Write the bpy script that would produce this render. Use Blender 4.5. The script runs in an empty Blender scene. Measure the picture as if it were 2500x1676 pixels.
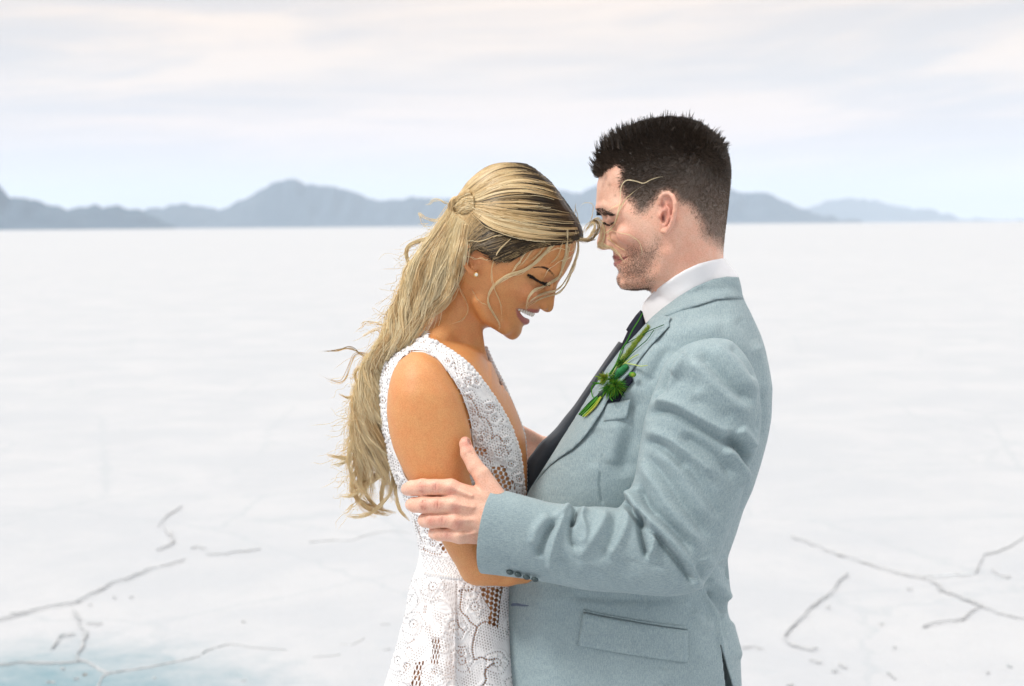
import bpy, math, random
import numpy as np
from mathutils import Matrix, Vector, geometry

# ------------------------------------------------------------------ camera
D = bpy.data
scene = bpy.context.scene
CAM_H, CAM_D, LENS = 1.66, 2.2153, 55.0
FPX = 2500.0 * LENS / 36.0
PITCH, ROLL = math.atan((838 - 551) / FPX), math.radians(-0.5)
cam_data = D.cameras.new('camera')
cam_data.lens = LENS
cam_data.sensor_width = 36.0
cam_data.clip_start = 0.05
cam_data.clip_end = 90000.0
cam = D.objects.new('camera', cam_data)
scene.collection.objects.link(cam)
RM = Matrix.Rotation(math.radians(90) - PITCH, 3, 'X') @ Matrix.Rotation(ROLL, 3, 'Z')
cam.matrix_world = Matrix.Translation((0, -CAM_D, CAM_H)) @ RM.to_4x4()
cam_data.dof.use_dof = True
cam_data.dof.focus_distance = 2.08
cam_data.dof.aperture_fstop = 6.3
scene.camera = cam

# ------------------------------------------------------------------ world, sun, exposure
SUN_EL, SUN_AZ = math.radians(50), math.radians(-62)     # azimuth from +Y towards +X
world = D.worlds.new('World')
scene.world = world
world.use_nodes = True
wt = world.node_tree
for n in list(wt.nodes):
    wt.nodes.remove(n)


class NT:
    """small helper to write node trees"""
    def __init__(self, tree):
        self.t = tree

    def n(self, typ, props=None, **ins):
        nd = self.t.nodes.new(typ)
        for k, v in (props or {}).items():
            setattr(nd, k, v)
        for k, v in ins.items():
            key = int(k[1:]) if k[0] == 'i' and k[1:].isdigit() else k.replace('_', ' ')
            self.set(nd.inputs[key], v)
        return nd

    def set(self, sock, v):
        if isinstance(v, bpy.types.NodeSocket):
            self.t.links.new(v, sock)
        elif isinstance(v, bpy.types.Node):
            self.t.links.new(v.outputs[0], sock)
        else:
            sock.default_value = v

    def math(self, op, a, b=0.0, c=None):
        nd = self.t.nodes.new('ShaderNodeMath')
        nd.operation = op
        self.set(nd.inputs[0], a)
        self.set(nd.inputs[1], b)
        if c is not None:
            self.set(nd.inputs[2], c)
        return nd.outputs[0]

    def mix(self, f, a, b, blend='MIX'):
        nd = self.t.nodes.new('ShaderNodeMix')
        nd.data_type = 'RGBA'
        nd.blend_type = blend
        self.set(nd.inputs[0], f)
        self.set(nd.inputs[6], a)
        self.set(nd.inputs[7], b)
        return nd.outputs[2]

    def ramp(self, f, lo, hi, a=0.0, b=1.0, smooth=True):
        nd = self.t.nodes.new('ShaderNodeMapRange')
        nd.interpolation_type = 'SMOOTHSTEP' if smooth else 'LINEAR'
        self.set(nd.inputs[0], f)
        nd.inputs[1].default_value = lo
        nd.inputs[2].default_value = hi
        nd.inputs[3].default_value = a
        nd.inputs[4].default_value = b
        return nd.outputs[0]


W = NT(wt)
sky = W.n('ShaderNodeTexSky', dict(sky_type='NISHITA', sun_disc=False, sun_elevation=SUN_EL, sun_rotation=SUN_AZ,
                                   air_density=1.0, dust_density=2.0, ozone_density=1.0))
tc = W.n('ShaderNodeTexCoord')
sep = W.n('ShaderNodeSeparateXYZ', Vector=tc.outputs['Generated'])
# streaks of thin overcast: noise over (bearing, height), tilted a little
comb = W.n('ShaderNodeCombineXYZ')
tilt = W.math('ADD', sep.outputs[2], W.math('MULTIPLY', sep.outputs[0], -0.05))
W.set(comb.inputs[0], W.math('MULTIPLY', sep.outputs[0], 3.2))
W.set(comb.inputs[1], W.math('MULTIPLY', sep.outputs[1], 3.2))
W.set(comb.inputs[2], W.math('MULTIPLY', tilt, 26.0))
ns = W.n('ShaderNodeTexNoise', Vector=comb.outputs[0], Scale=1.0, Detail=7.0, Roughness=0.52, Distortion=0.7)
comb2 = W.n('ShaderNodeCombineXYZ')
W.set(comb2.inputs[0], W.math('MULTIPLY', sep.outputs[0], 9.0))
W.set(comb2.inputs[1], 3.3)
W.set(comb2.inputs[2], W.math('MULTIPLY', tilt, 75.0))
ns2 = W.n('ShaderNodeTexNoise', Vector=comb2.outputs[0], Scale=1.0, Detail=5.0, Roughness=0.5, Distortion=0.4)
nsum = W.math('ADD', W.math('MULTIPLY', ns.outputs[0], 0.72), W.math('MULTIPLY', ns2.outputs[0], 0.28))
side = W.math('ABSOLUTE', sep.outputs[0])                      # bluer towards both sides, whiter above the pair
low = W.ramp(sep.outputs[2], 0.015, 0.075, 1.0, 0.0)
blue_amt = W.math('MULTIPLY', W.ramp(nsum, 0.40, 0.62, 1.0, 0.0),
                  W.math('ADD', W.math('ADD', W.math('MULTIPLY', side, 1.3), 0.14), W.math('MULTIPLY', low, 0.12)))
blue_amt = W.math('MINIMUM', blue_amt, 0.9)
cloud = W.mix(W.ramp(nsum, 0.38, 0.64), (8.3, 6.95, 6.0, 1), (10.8, 8.7, 7.0, 1))
gap = W.mix(0.10, (6.6, 6.5, 6.6, 1), sky.outputs[0])         # thin places let the blue of the sky through
col = W.mix(blue_amt, cloud, gap)
col = W.mix(W.ramp(sep.outputs[2], 0.0, 0.10, 1.0, 0.0), col, (1.17, 0.88, 0.76, 1), 'MULTIPLY')   # hazy warm light low down
zen = W.ramp(sep.outputs[2], 0.16, 0.85, 1.0, 3.0, smooth=False)
# sky out of view dimmed behind the camera and lifted overhead, for contrast
col = W.mix(W.ramp(sep.outputs[2], 0.15, 0.6), col, (0.92, 1.02, 1.10, 1), 'MULTIPLY')
zen = W.math('MULTIPLY', zen, W.ramp(sep.outputs[1], -0.75, 0.15, 0.46, 1.0))
ZEN_COL = W.n('ShaderNodeVectorMath', dict(operation='SCALE'), Vector=col)
W.set(ZEN_COL.inputs['Scale'], zen)
bg = W.n('ShaderNodeBackground', Color=ZEN_COL.outputs[0], Strength=0.1)
W.n('ShaderNodeOutputWorld', Surface=bg)

sun_d = D.lights.new('sun', 'SUN')
sun_d.energy = 2.3
sun_d.angle = math.radians(11)
sun_d.color = (1.0, 0.965, 0.91)
sun = D.objects.new('sun', sun_d)
scene.collection.objects.link(sun)
sdir = Vector((math.sin(SUN_AZ) * math.cos(SUN_EL), math.cos(SUN_AZ) * math.cos(SUN_EL), math.sin(SUN_EL)))
sdir = Vector((-0.56, -0.34, 0.76)).normalized()
sky.sun_elevation = math.asin(sdir.z)
sky.sun_rotation = math.atan2(sdir.x, sdir.y)
sun.rotation_euler = sdir.to_track_quat('Z', 'Y').to_euler()

scene.view_settings.view_transform = 'Standard'
scene.view_settings.look = 'None'
scene.view_settings.gamma = 1.0
scene.view_settings.use_curve_mapping = False
scene.view_settings.exposure = 0.03
scene.cycles.max_bounces = 10
scene.cycles.transparent_max_bounces = 24
scene.cycles.volume_bounces = 1
scene.cycles.use_denoising = True

random.seed(7)
rng = np.random.default_rng(11)

# ------------------------------------------------------------------ space: (u, v, w) = picture-scale millimetre-like units
SC = 0.00058                                    # metres per unit in the couple's plane
RN = np.array(RM)


def P(a):
    """(N,3) array of (u, v, w) -> world.  u right, v down, w away from the camera, one unit = 0.58 mm at w=0"""
    a = np.asarray(a, dtype=np.float64).reshape(-1, 3)
    d = np.stack([(a[:, 0] - 1250) / FPX, (838 - a[:, 1]) / FPX, -np.ones(len(a))], 1) @ RN.T
    t = (a[:, 2] * SC + CAM_D) / d[:, 1]
    return d * t[:, None] + np.array([0, -CAM_D, CAM_H])


def G(px, py, z=0.0):
    """the point of the ground at height z seen at a place"""
    d = RN @ np.array([(px - 1250) / FPX, (838 - py) / FPX, -1.0])
    t = (z - CAM_H) / d[2]
    return d * t + np.array([0, -CAM_D, CAM_H])


def c1(*p): return [(1050 + x / 3.2675, 380 + y / 3.2667, *r) for x, y, *r in p]
def c3(*p): return [(900 + x / 2.9044, 800 + y / 2.9037, *r) for x, y, *r in p]
def c4(*p): return [(920 + x / 3.7342, 1030 + y / 3.7333, *r) for x, y, *r in p]
def c5(*p): return [(1250 + x / 2.7031, 620 + y / 2.7034, *r) for x, y, *r in p]
def c6(*p): return [(1150 + x / 2.7227, 1100 + y / 2.7222, *r) for x, y, *r in p]
def c7(*p): return [(900 + x / 4.17, 1300 + y / 4.17, *r) for x, y, *r in p]
def c8(*p): return [(780 + x / 2.1486, 560 + y / 2.1479, *r) for x, y, *r in p]
def cg(*p): return [(1400 + x / 3.2667, 250 + y / 3.2667, *r) for x, y, *r in p]
def cb(*p): return [(1380 + x / 5.225, 750 + y / 5.2267, *r) for x, y, *r in p]
def cm(*p): return [(1200 + x / 7.84, 640 + y / 7.84, *r) for x, y, *r in p]
def cn(*p): return [(1400 + x / 7.84, 480 + y / 7.84, *r) for x, y, *r in p]


# ------------------------------------------------------------------ materials
def mat(name):
    m = D.materials.new(name)
    m.use_nodes = True
    t = NT(m.node_tree)
    b = m.node_tree.nodes['Principled BSDF']
    return m, t, b


def srgb(r, g, b):
    f = lambda c: (c / 255 / 12.92) if c / 255 <= 0.04045 else ((c / 255 + 0.055) / 1.055) ** 2.4
    return (f(r), f(g), f(b), 1.0)


def skin_mat(name, sss):
    m, t, b = mat(name)
    at = t.n('ShaderNodeAttribute', dict(attribute_name='Col'))
    g = t.n('ShaderNodeTexCoord')
    n1 = t.n('ShaderNodeTexNoise', Vector=g.outputs['Object'], Scale=60.0, Detail=4.0, Roughness=0.6)
    n2 = t.n('ShaderNodeTexNoise', Vector=g.outputs['Object'], Scale=620.0, Detail=3.0, Roughness=0.7)
    c = t.mix(t.ramp(n1.outputs[0], 0.34, 0.68, 0.0, 0.38), at.outputs['Color'], (1.0, 0.74, 0.66, 1), 'MULTIPLY')
    c = t.mix(t.ramp(n2.outputs[0], 0.38, 0.66, 0.0, 0.55), c, (0.74, 0.62, 0.55, 1), 'MULTIPLY')
    t.set(b.inputs['Base Color'], c)
    b.inputs['Roughness'].default_value = 0.44
    b.inputs['Specular IOR Level'].default_value = 0.5
    b.inputs['Subsurface Weight'].default_value = sss
    b.inputs['Subsurface Radius'].default_value = (1.0, 0.35, 0.2)
    b.inputs['Subsurface Scale'].default_value = 0.006
    bp = t.n('ShaderNodeBump', Height=n2.outputs[0], Strength=0.45, Distance=0.0009)
    t.set(b.inputs['Normal'], bp.outputs[0])
    return m


def attr_mat(name, rough=0.5, spec=0.4, sheen=0.0):
    m, t, b = mat(name)
    at = t.n('ShaderNodeAttribute', dict(attribute_name='Col'))
    t.set(b.inputs['Base Color'], at.outputs['Color'])
    b.inputs['Roughness'].default_value = rough
    b.inputs['Specular IOR Level'].default_value = spec
    b.inputs['Sheen Weight'].default_value = sheen
    return m


def plain_mat(name, col, rough=0.6, spec=0.4, noise=0.0, nscale=300.0, metal=0.0, bump=0.0):
    m, t, b = mat(name)
    g = t.n('ShaderNodeTexCoord')
    n1 = t.n('ShaderNodeTexNoise', Vector=g.outputs['Object'], Scale=nscale, Detail=4.0, Roughness=0.6)
    dark = tuple(c * (1 - noise) for c in col[:3]) + (1,)
    t.set(b.inputs['Base Color'], t.mix(n1.outputs[0], col, dark))
    b.inputs['Roughness'].default_value = rough
    b.inputs['Specular IOR Level'].default_value = spec
    b.inputs['Metallic'].default_value = metal
    if bump:
        bp = t.n('ShaderNodeBump', Height=n1.outputs[0], Strength=0.5, Distance=bump)
        t.set(b.inputs['Normal'], bp.outputs[0])
    return m


def suit_mat(name, base, vdark=0.70, run=(900.0, 900.0, 60.0)):
    """fine worsted: threads of a lighter and a darker grey running down the cloth"""
    m, t, b = mat(name)
    uv = t.n('ShaderNodeAttribute', dict(attribute_name='Cloth'))
    sc = t.n('ShaderNodeVectorMath', dict(operation='MULTIPLY'), Vector=uv.outputs['Vector'])
    sc.inputs[1].default_value = (0.40, 0.085, 0.40)
    n1 = t.n('ShaderNodeTexNoise', Vector=sc.outputs[0], Scale=1.0, Detail=4.0, Roughness=0.75)
    sc2 = t.n('ShaderNodeVectorMath', dict(operation='MULTIPLY'), Vector=uv.outputs['Vector'])
    sc2.inputs[1].default_value = (0.33, 0.33, 0.33)
    n2 = t.n('ShaderNodeTexNoise', Vector=sc2.outputs[0], Scale=1.0, Detail=3.0, Roughness=0.8)
    sc3 = t.n('ShaderNodeVectorMath', dict(operation='MULTIPLY'), Vector=uv.outputs['Vector'])
    sc3.inputs[1].default_value = (0.02, 0.02, 0.02)
    n3 = t.n('ShaderNodeTexNoise', Vector=sc3.outputs[0], Scale=1.0, Detail=3.0, Roughness=0.6)
    dark = (base[0] * vdark * 0.92, base[1] * vdark, base[2] * vdark * 1.05, 1)
    light = (base[0] * 1.24, base[1] * 1.2, base[2] * 1.15, 1)
    f = t.math('ADD', t.math('MULTIPLY', n1.outputs[0], 0.55), t.math('MULTIPLY', n2.outputs[0], 0.45))
    f = t.math('ADD', f, t.math('MULTIPLY', t.math('SUBTRACT', n3.outputs[0], 0.5), 0.12))
    t.set(b.inputs['Base Color'], t.mix(t.ramp(f, 0.36, 0.66, smooth=False), dark, light))
    b.inputs['Roughness'].default_value = 0.85
    b.inputs['Specular IOR Level'].default_value = 0.15
    b.inputs['Sheen Weight'].default_value = 0.12
    b.inputs['Sheen Roughness'].default_value = 0.5
    bp = t.n('ShaderNodeBump', Height=f, Strength=0.35, Distance=0.0006)
    bp2 = t.n('ShaderNodeBump', Height=n3.outputs[0], Strength=0.3, Distance=0.006)
    t.set(bp2.inputs['Normal'], bp.outputs[0])
    t.set(b.inputs['Normal'], bp2.outputs[0])
    return m


def hair_mat(name, rough=0.4, through=0.35):
    m, t, b = mat(name)
    at = t.n('ShaderNodeAttribute', dict(attribute_name='Col'))
    t.set(b.inputs['Base Color'], at.outputs['Color'])
    b.inputs['Roughness'].default_value = rough
    b.inputs['Specular IOR Level'].default_value = 0.35
    tr = t.n('ShaderNodeBsdfTranslucent', Color=at.outputs['Color'])
    mx = t.n('ShaderNodeMixShader')
    mx.inputs[0].default_value = through
    t.set(mx.inputs[1], b.outputs[0])
    t.set(mx.inputs[2], tr.outputs[0])
    t.set(m.node_tree.nodes['Material Output'].inputs[0], mx.outputs[0])
    return m


# ------------------------------------------------------------------ objects
def tag(o, label=None, category=None, group=None, kind=None):
    for k, v in (('label', label), ('category', category), ('group', group), ('kind', kind)):
        if v:
            o[k] = v
    return o


def empty(name, loc):
    o = D.objects.new(name, None)
    o.location = loc
    scene.collection.objects.link(o)
    return o


def mesh_obj(name, verts, faces, material, parent=None, smooth=True, col=None, cloth=None, alpha=None, world_space=False):
    """verts in (u,v,w) unless world_space; faces: int array (M,3|4) or list"""
    V = np.asarray(verts, dtype=np.float64).reshape(-1, 3)
    Wd = V if world_space else P(V)
    org = Vector((0, 0, 0))
    pp = parent
    while pp is not None:
        org = org + pp.location
        pp = pp.parent
    Wd = Wd - np.array(org)
    me = D.meshes.new(name)
    if isinstance(faces, np.ndarray):
        nf, k = faces.shape
        me.vertices.add(len(Wd))
        me.vertices.foreach_set('co', Wd.astype(np.float32).ravel())
        me.loops.add(nf * k)
        me.loops.foreach_set('vertex_index', faces.astype(np.int32).ravel())
        me.polygons.add(nf)
        me.polygons.foreach_set('loop_start', np.arange(0, nf * k, k, dtype=np.int32))
        me.polygons.foreach_set('loop_total', np.full(nf, k, dtype=np.int32))
        me.update(calc_edges=True)
        me.validate()
    else:
        me.from_pydata([tuple(x) for x in Wd], [], [tuple(int(i) for i in f) for f in faces])
        me.update()
    if smooth:
        me.polygons.foreach_set('use_smooth', np.ones(len(me.polygons), dtype=bool))
    if col is not None:
        a = me.attributes.new('Col', 'FLOAT_COLOR', 'POINT')
        c = np.ones((len(V), 4), dtype=np.float32)
        c[:, :3] = np.asarray(col)[:, :3]
        a.data.foreach_set('color', c.ravel())
    if cloth is not None:
        a = me.attributes.new('Cloth', 'FLOAT_VECTOR', 'POINT')
        a.data.foreach_set('vector', np.asarray(cloth, dtype=np.float32).ravel())
    if alpha is not None:
        a = me.attributes.new('Hole', 'FLOAT', 'POINT')
        a.data.foreach_set('value', np.asarray(alpha, dtype=np.float32).ravel())
    me.materials.append(material)
    o = D.objects.new(name, me)
    scene.collection.objects.link(o)
    if parent is not None:
        o.parent = parent
    return o


# ------------------------------------------------------------------ numbers
def spline(pts, n):
    """Catmull-Rom through pts (K,d), n samples evenly spaced by chord"""
    p = np.asarray(pts, dtype=np.float64)
    if len(p) == 2:
        t = np.linspace(0, 1, n)[:, None]
        return p[0] * (1 - t) + p[1] * t
    q = np.vstack([2 * p[0] - p[1], p, 2 * p[-1] - p[-2]])
    sub = 16
    out = []
    for i in range(len(p) - 1):
        a, b, c, d = q[i], q[i + 1], q[i + 2], q[i + 3]
        t = np.linspace(0, 1, sub, endpoint=False)[:, None]
        out.append(0.5 * (2 * b + (c - a) * t + (2 * a - 5 * b + 4 * c - d) * t * t + (3 * b - a - 3 * c + d) * t ** 3))
    out = np.vstack(out + [p[-1:]])
    dd = min(3, out.shape[1])
    s = np.r_[0, np.cumsum(np.linalg.norm(np.diff(out[:, :dd], axis=0), axis=1))]
    x = np.linspace(0, s[-1], n)
    return np.stack([np.interp(x, s, out[:, k]) for k in range(out.shape[1])], 1)


def smooth_closed(pts, n):
    p = np.asarray(pts, dtype=np.float64)
    k = len(p)
    q = np.vstack([p[-2:], p, p[:3]])
    s = spline(q, n * 3)
    # cut the middle turn
    a = np.argmin(np.linalg.norm(s[: len(s) // 2] - p[0], axis=1))
    b = len(s) // 2 + np.argmin(np.linalg.norm(s[len(s) // 2:] - p[0], axis=1))
    return spline(s[a:b + 1], n + 1)[:-1]


def seg_dist(Q, poly, closed=False):
    """distance of Q (N,2) to a polyline, and the parameter 0..1 along it"""
    poly = np.asarray(poly, dtype=np.float64)[:, :2]
    a = poly if closed else poly[:-1]
    b = np.roll(poly, -1, 0) if closed else poly[1:]
    best = np.full(len(Q), 1e9)
    par = np.zeros(len(Q))
    L = np.r_[0, np.cumsum(np.linalg.norm(b - a, axis=1))]
    for i in range(len(a)):
        ab = b[i] - a[i]
        l2 = max(ab @ ab, 1e-9)
        t = np.clip(((Q - a[i]) @ ab) / l2, 0, 1)
        d = np.hypot(Q[:, 0] - a[i, 0] - t * ab[0], Q[:, 1] - a[i, 1] - t * ab[1])
        m = d < best
        best[m] = d[m]
        par[m] = (L[i] + t[m] * math.sqrt(l2)) / L[-1]
    return best, par


def inside(Q, poly):
    poly = np.asarray(poly, dtype=np.float64)[:, :2]
    x, y = Q[:, 0], Q[:, 1]
    r = np.zeros(len(Q), dtype=bool)
    n = len(poly)
    for i in range(n):
        x1, y1 = poly[i]
        x2, y2 = poly[(i + 1) % n]
        if y1 == y2:
            continue
        c = ((y1 > y) != (y2 > y)) & (x < (x2 - x1) * (y - y1) / (y2 - y1) + x1)
        r ^= c
    return r


def sdist(Q, poly):
    """signed, positive inside"""
    d, _ = seg_dist(Q, poly, closed=True)
    return np.where(inside(Q, poly), d, -d)


def bil(F, x0, y0, h, X, Y):
    gx = np.clip((X - x0) / h, 0, F.shape[0] - 1.001)
    gy = np.clip((Y - y0) / h, 0, F.shape[1] - 1.001)
    i, j = gx.astype(int), gy.astype(int)
    fx, fy = gx - i, gy - j
    return (F[i, j] * (1 - fx) * (1 - fy) + F[i + 1, j] * fx * (1 - fy) + F[i, j + 1] * (1 - fx) * fy + F[i + 1, j + 1] * fx * fy)


class Inflate:
    """a body with a mirror plane w=0, a given outline in that plane and given half widths: w*w = F(u,v)"""
    def __init__(self, poly, ctrl, n=260, pad=30, h=3.0, reg=0.02):
        poly = smooth_closed(poly, n)
        self.poly = poly
        lo, hi = poly.min(0) - pad, poly.max(0) + pad
        xs = np.arange(lo[0], hi[0], h)
        ys = np.arange(lo[1], hi[1], h)
        self.x0, self.y0, self.h = xs[0], ys[0], h
        X, Y = np.meshgrid(xs, ys, indexing='ij')
        Q = np.stack([X.ravel(), Y.ravel()], 1)
        sd = sdist(Q, poly).reshape(X.shape)
        ins = sd > 0
        phi = np.where(ins, sd * 20, 0.0)
        ii, jj = np.indices(X.shape)
        red = ((ii + jj) % 2 == 0) & ins
        blk = ((ii + jj) % 2 == 1) & ins
        om = 2 / (1 + math.sin(math.pi / (0.7 * max(X.shape))))
        for it in range(500):
            for m in (red, blk):
                nb = np.zeros_like(phi)
                nb[1:-1, 1:-1] = (phi[2:, 1:-1] + phi[:-2, 1:-1] + phi[1:-1, 2:] + phi[1:-1, :-2] + h * h) / 4
                phi[m] = phi[m] * (1 - om) + om * nb[m]
        good = sd > 1.6 * h
        R = np.where(good, phi / np.maximum(sd, 1e-3), 0.0)
        wgt = good.astype(float)
        Rf, wf = R.copy(), wgt.copy()
        for it in range(60):      # carry R outwards
            a = np.zeros_like(R)
            b = np.zeros_like(R)
            a[1:-1, 1:-1] = Rf[2:, 1:-1] + Rf[:-2, 1:-1] + Rf[1:-1, 2:] + Rf[1:-1, :-2]
            b[1:-1, 1:-1] = wf[2:, 1:-1] + wf[:-2, 1:-1] + wf[1:-1, 2:] + wf[1:-1, :-2]
            new = (wf == 0) & (b > 0)
            Rf = np.where(new, a / np.maximum(b, 1e-9), Rf)
            wf = np.where(new, 1.0, wf)
        R = np.where(wf > 0, Rf, Rf[good].mean())
        c = np.asarray(ctrl, dtype=np.float64)
        ph = np.maximum(bil(R, self.x0, self.y0, h, c[:, 0], c[:, 1]) * sdist(c[:, :2], poly), 30.0)
        lg = np.log(c[:, 2] ** 2 / ph)
        # thin plate spline
        k = len(c)
        S = 100.0
        def U(r):
            return np.where(r > 0, r * r * np.log(np.maximum(r, 1e-9)), 0.0)
        dm = np.linalg.norm(c[:, None, :2] - c[None, :, :2], axis=2) / S
        A = np.zeros((k + 3, k + 3))
        A[:k, :k] = U(dm) + np.eye(k) * reg
        A[:k, k] = 1
        A[:k, k + 1:] = c[:, :2] / S
        A[k:, :k] = A[:k, k:].T
        sol = np.linalg.solve(A, np.r_[lg, 0, 0, 0])
        q = np.stack([X.ravel(), Y.ravel()], 1)
        val = np.full(len(q), sol[k]) + (q / S) @ sol[k + 1:]
        for i in range(k):
            val += sol[i] * U(np.linalg.norm(q - c[i, :2], axis=1) / S)
        val = np.clip(val, lg.min() - 0.6, lg.max() + 0.6)
        self.F = sd * R * np.exp(val.reshape(X.shape))
        gx, gy = np.gradient(self.F, h)
        self.g2 = gx * gx + gy * gy
        self.sd = sd

    def f2(self, u, v):
        return bil(self.F, self.x0, self.y0, self.h, u, v)

    def width(self, u, v):
        return np.sqrt(np.maximum(self.f2(u, v), 0))

    def sdf(self, q):
        F = self.f2(q[:, 0], q[:, 1])
        g2 = bil(self.g2, self.x0, self.y0, self.h, q[:, 0], q[:, 1])
        w = q[:, 2]
        return (w * w - F) / np.sqrt(4 * w * w + g2 + 400.0)


def smin(a, b, k):
    h = np.clip(0.5 + 0.5 * (b - a) / k, 0, 1)
    return b * (1 - h) + a * h - k * h * (1 - h)


def smax(a, b, k):
    return -smin(-a, -b, k)


def cone(q, a, b, ra, rb):
    """round cone"""
    a = np.asarray(a, float)
    b = np.asarray(b, float)
    ab = b - a
    t = np.clip(((q - a) @ ab) / max(ab @ ab, 1e-9), 0, 1)
    d = q - a - t[:, None] * ab
    return np.sqrt((d * d).sum(1)) - (ra + (rb - ra) * t)


def chain(q, pts, k=0.0):
    """pts: (u,v,w,r)"""
    f = None
    for p, s in zip(pts[:-1], pts[1:]):
        c = cone(q, p[:3], s[:3], p[3], s[3])
        f = c if f is None else (smin(f, c, k) if k else np.minimum(f, c))
    return f


def ell(q, c, r, rot=0.0):
    """ellipsoid, rot in the u-v plane (radians)"""
    d = q - np.asarray(c, float)
    if rot:
        cs, sn = math.cos(rot), math.sin(rot)
        d = np.stack([d[:, 0] * cs + d[:, 1] * sn, -d[:, 0] * sn + d[:, 1] * cs, d[:, 2]], 1)
    r = np.asarray(r, float)
    k0 = np.sqrt(((d / r) ** 2).sum(1))
    k1 = np.sqrt(((d / (r * r)) ** 2).sum(1))
    return np.where(k0 < 1e-6, -r.min(), k0 * (k0 - 1) / np.maximum(k1, 1e-9))


class Rows:
    """upright body given by rows: v, uL, uR, wc, b, p"""
    def __init__(self, rows):
        r = np.asarray(rows, float)
        self.v = r[:, 0]
        vv = np.arange(r[0, 0], r[-1, 0] + 1, 2.0)
        # monotone-ish smooth interpolation
        self.vv = vv
        self.t = []
        for k in range(1, r.shape[1]):
            y = np.interp(vv, r[:, 0], r[:, k])
            ker = np.hanning(23)
            ker /= ker.sum()
            yp = np.pad(y, 11, mode='reflect', reflect_type='odd')
            self.t.append(np.convolve(yp, ker, mode='valid'))

    def at(self, v):
        return [np.interp(v, self.vv, t) for t in self.t]

    def sdf(self, q, inset=0.0):
        uL, uR, wc, b, p = self.at(q[:, 1])
        a = np.maximum((uR - uL) / 2 - inset, 2.0)
        b = np.maximum(b - inset, 2.0)
        x = np.abs(q[:, 0] - (uL + uR) / 2) / a
        z = np.abs(q[:, 2] - wc) / b
        k0 = (x ** p + z ** p + 1e-12) ** (1 / p)
        r = np.sqrt((q[:, 0] - (uL + uR) / 2) ** 2 + (q[:, 2] - wc) ** 2)
        f = r * (1 - 1 / np.maximum(k0, 0.05))
        f = np.where(k0 < 0.3, -0.7 * np.minimum(a, b), f) * 0.85
        e = np.maximum(self.v[0] + inset - q[:, 1], q[:, 1] - self.v[-1])
        return np.maximum(f, e)

    def width(self, u, v):
        uL, uR, wc, b, p = self.at(v)
        t = np.clip(np.abs(u - (uL + uR) / 2) / ((uR - uL) / 2), 0, 1)
        return wc - b * (1 - t ** p) ** (1 / p)


def nets(f, lo, hi, h, blk=8, slack=1.7):
    """surface nets of f over a box, evaluated only in blocks near the surface; returns verts, quads"""
    lo = np.asarray(lo, float)
    n = np.ceil((np.asarray(hi, float) - lo) / h / blk).astype(int) * blk
    nb = n // blk
    cx = [lo[k] + (np.arange(nb[k]) + 0.5) * blk * h for k in range(3)]
    C = np.stack(np.meshgrid(*cx, indexing='ij'), -1).reshape(-1, 3)
    fc = np.concatenate([f(C[i:i + 200000]) for i in range(0, len(C), 200000)])
    act = np.abs(fc) < blk * h * 0.87 * slack + 4
    A = np.where(fc < 0, -1e3, 1e3).astype(np.float32).reshape(nb)
    A = np.repeat(np.repeat(np.repeat(A, blk, 0), blk, 1), blk, 2)
    ids = np.argwhere(act.reshape(nb))
    off = np.stack(np.meshgrid(*[np.arange(blk)] * 3, indexing='ij'), -1).reshape(-1, 3)
    per = max(1, 400000 // len(off))
    for i in range(0, len(ids), per):
        g = (ids[i:i + per, None, :] * blk + off[None]).reshape(-1, 3)
        val = f(lo + g * h)
        A[g[:, 0], g[:, 1], g[:, 2]] = val
    S = A < 0
    nx, ny, nz = S.shape
    cnt = np.zeros((nx - 1, ny - 1, nz - 1), dtype=np.int8)
    for dx in (0, 1):
        for dy in (0, 1):
            for dz in (0, 1):
                cnt += S[dx:nx - 1 + dx, dy:ny - 1 + dy, dz:nz - 1 + dz]
    cell = np.argwhere((cnt > 0) & (cnt < 8))
    idx = np.full(cnt.shape, -1, dtype=np.int32)
    idx[cell[:, 0], cell[:, 1], cell[:, 2]] = np.arange(len(cell))
    acc = np.zeros((len(cell), 3))
    num = np.zeros(len(cell))
    corners = [(a, b, c) for a in (0, 1) for b in (0, 1) for c in (0, 1)]
    for p in corners:
        for k in range(3):
            if p[k]:
                continue
            q = list(p)
            q[k] = 1
            va = A[cell[:, 0] + p[0], cell[:, 1] + p[1], cell[:, 2] + p[2]]
            vb = A[cell[:, 0] + q[0], cell[:, 1] + q[1], cell[:, 2] + q[2]]
            m = (va < 0) != (vb < 0)
            t = np.clip(va[m] / (va[m] - vb[m]), 0.02, 0.98)
            pos = np.tile(np.array(p, float), (m.sum(), 1))
            pos[:, k] = t
            acc[m] += pos
            num[m] += 1
    V = lo + (cell + acc / num[:, None]) * h
    quads = []
    for k in range(3):
        a, b = (k + 1) % 3, (k + 2) % 3
        sl0 = [slice(1, None)] * 3
        sl0[k] = slice(0, -1)
        sl1 = [slice(1, None)] * 3
        sl1[k] = slice(1, None)
        s0, s1 = S[tuple(sl0)], S[tuple(sl1)]
        e = np.argwhere(s0 != s1)
        inn = s0[e[:, 0], e[:, 1], e[:, 2]]
        base = e.copy()
        for j in range(3):
            if j != k:
                base[:, j] += 1
        def cid(da, db):
            c = base.copy()
            c[:, a] += da
            c[:, b] += db
            ok = np.ones(len(c), bool)
            for j in range(3):
                ok &= (c[:, j] >= 0) & (c[:, j] < idx.shape[j])
            r = np.full(len(c), -1)
            r[ok] = idx[c[ok, 0], c[ok, 1], c[ok, 2]]
            return r
        q = np.stack([cid(-1, -1), cid(0, -1), cid(0, 0), cid(-1, 0)], 1)
        q = np.where(inn[:, None], q, q[:, ::-1])
        quads.append(q[(q >= 0).all(1)])
    Qd = np.vstack(quads)
    return V, Qd


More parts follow.
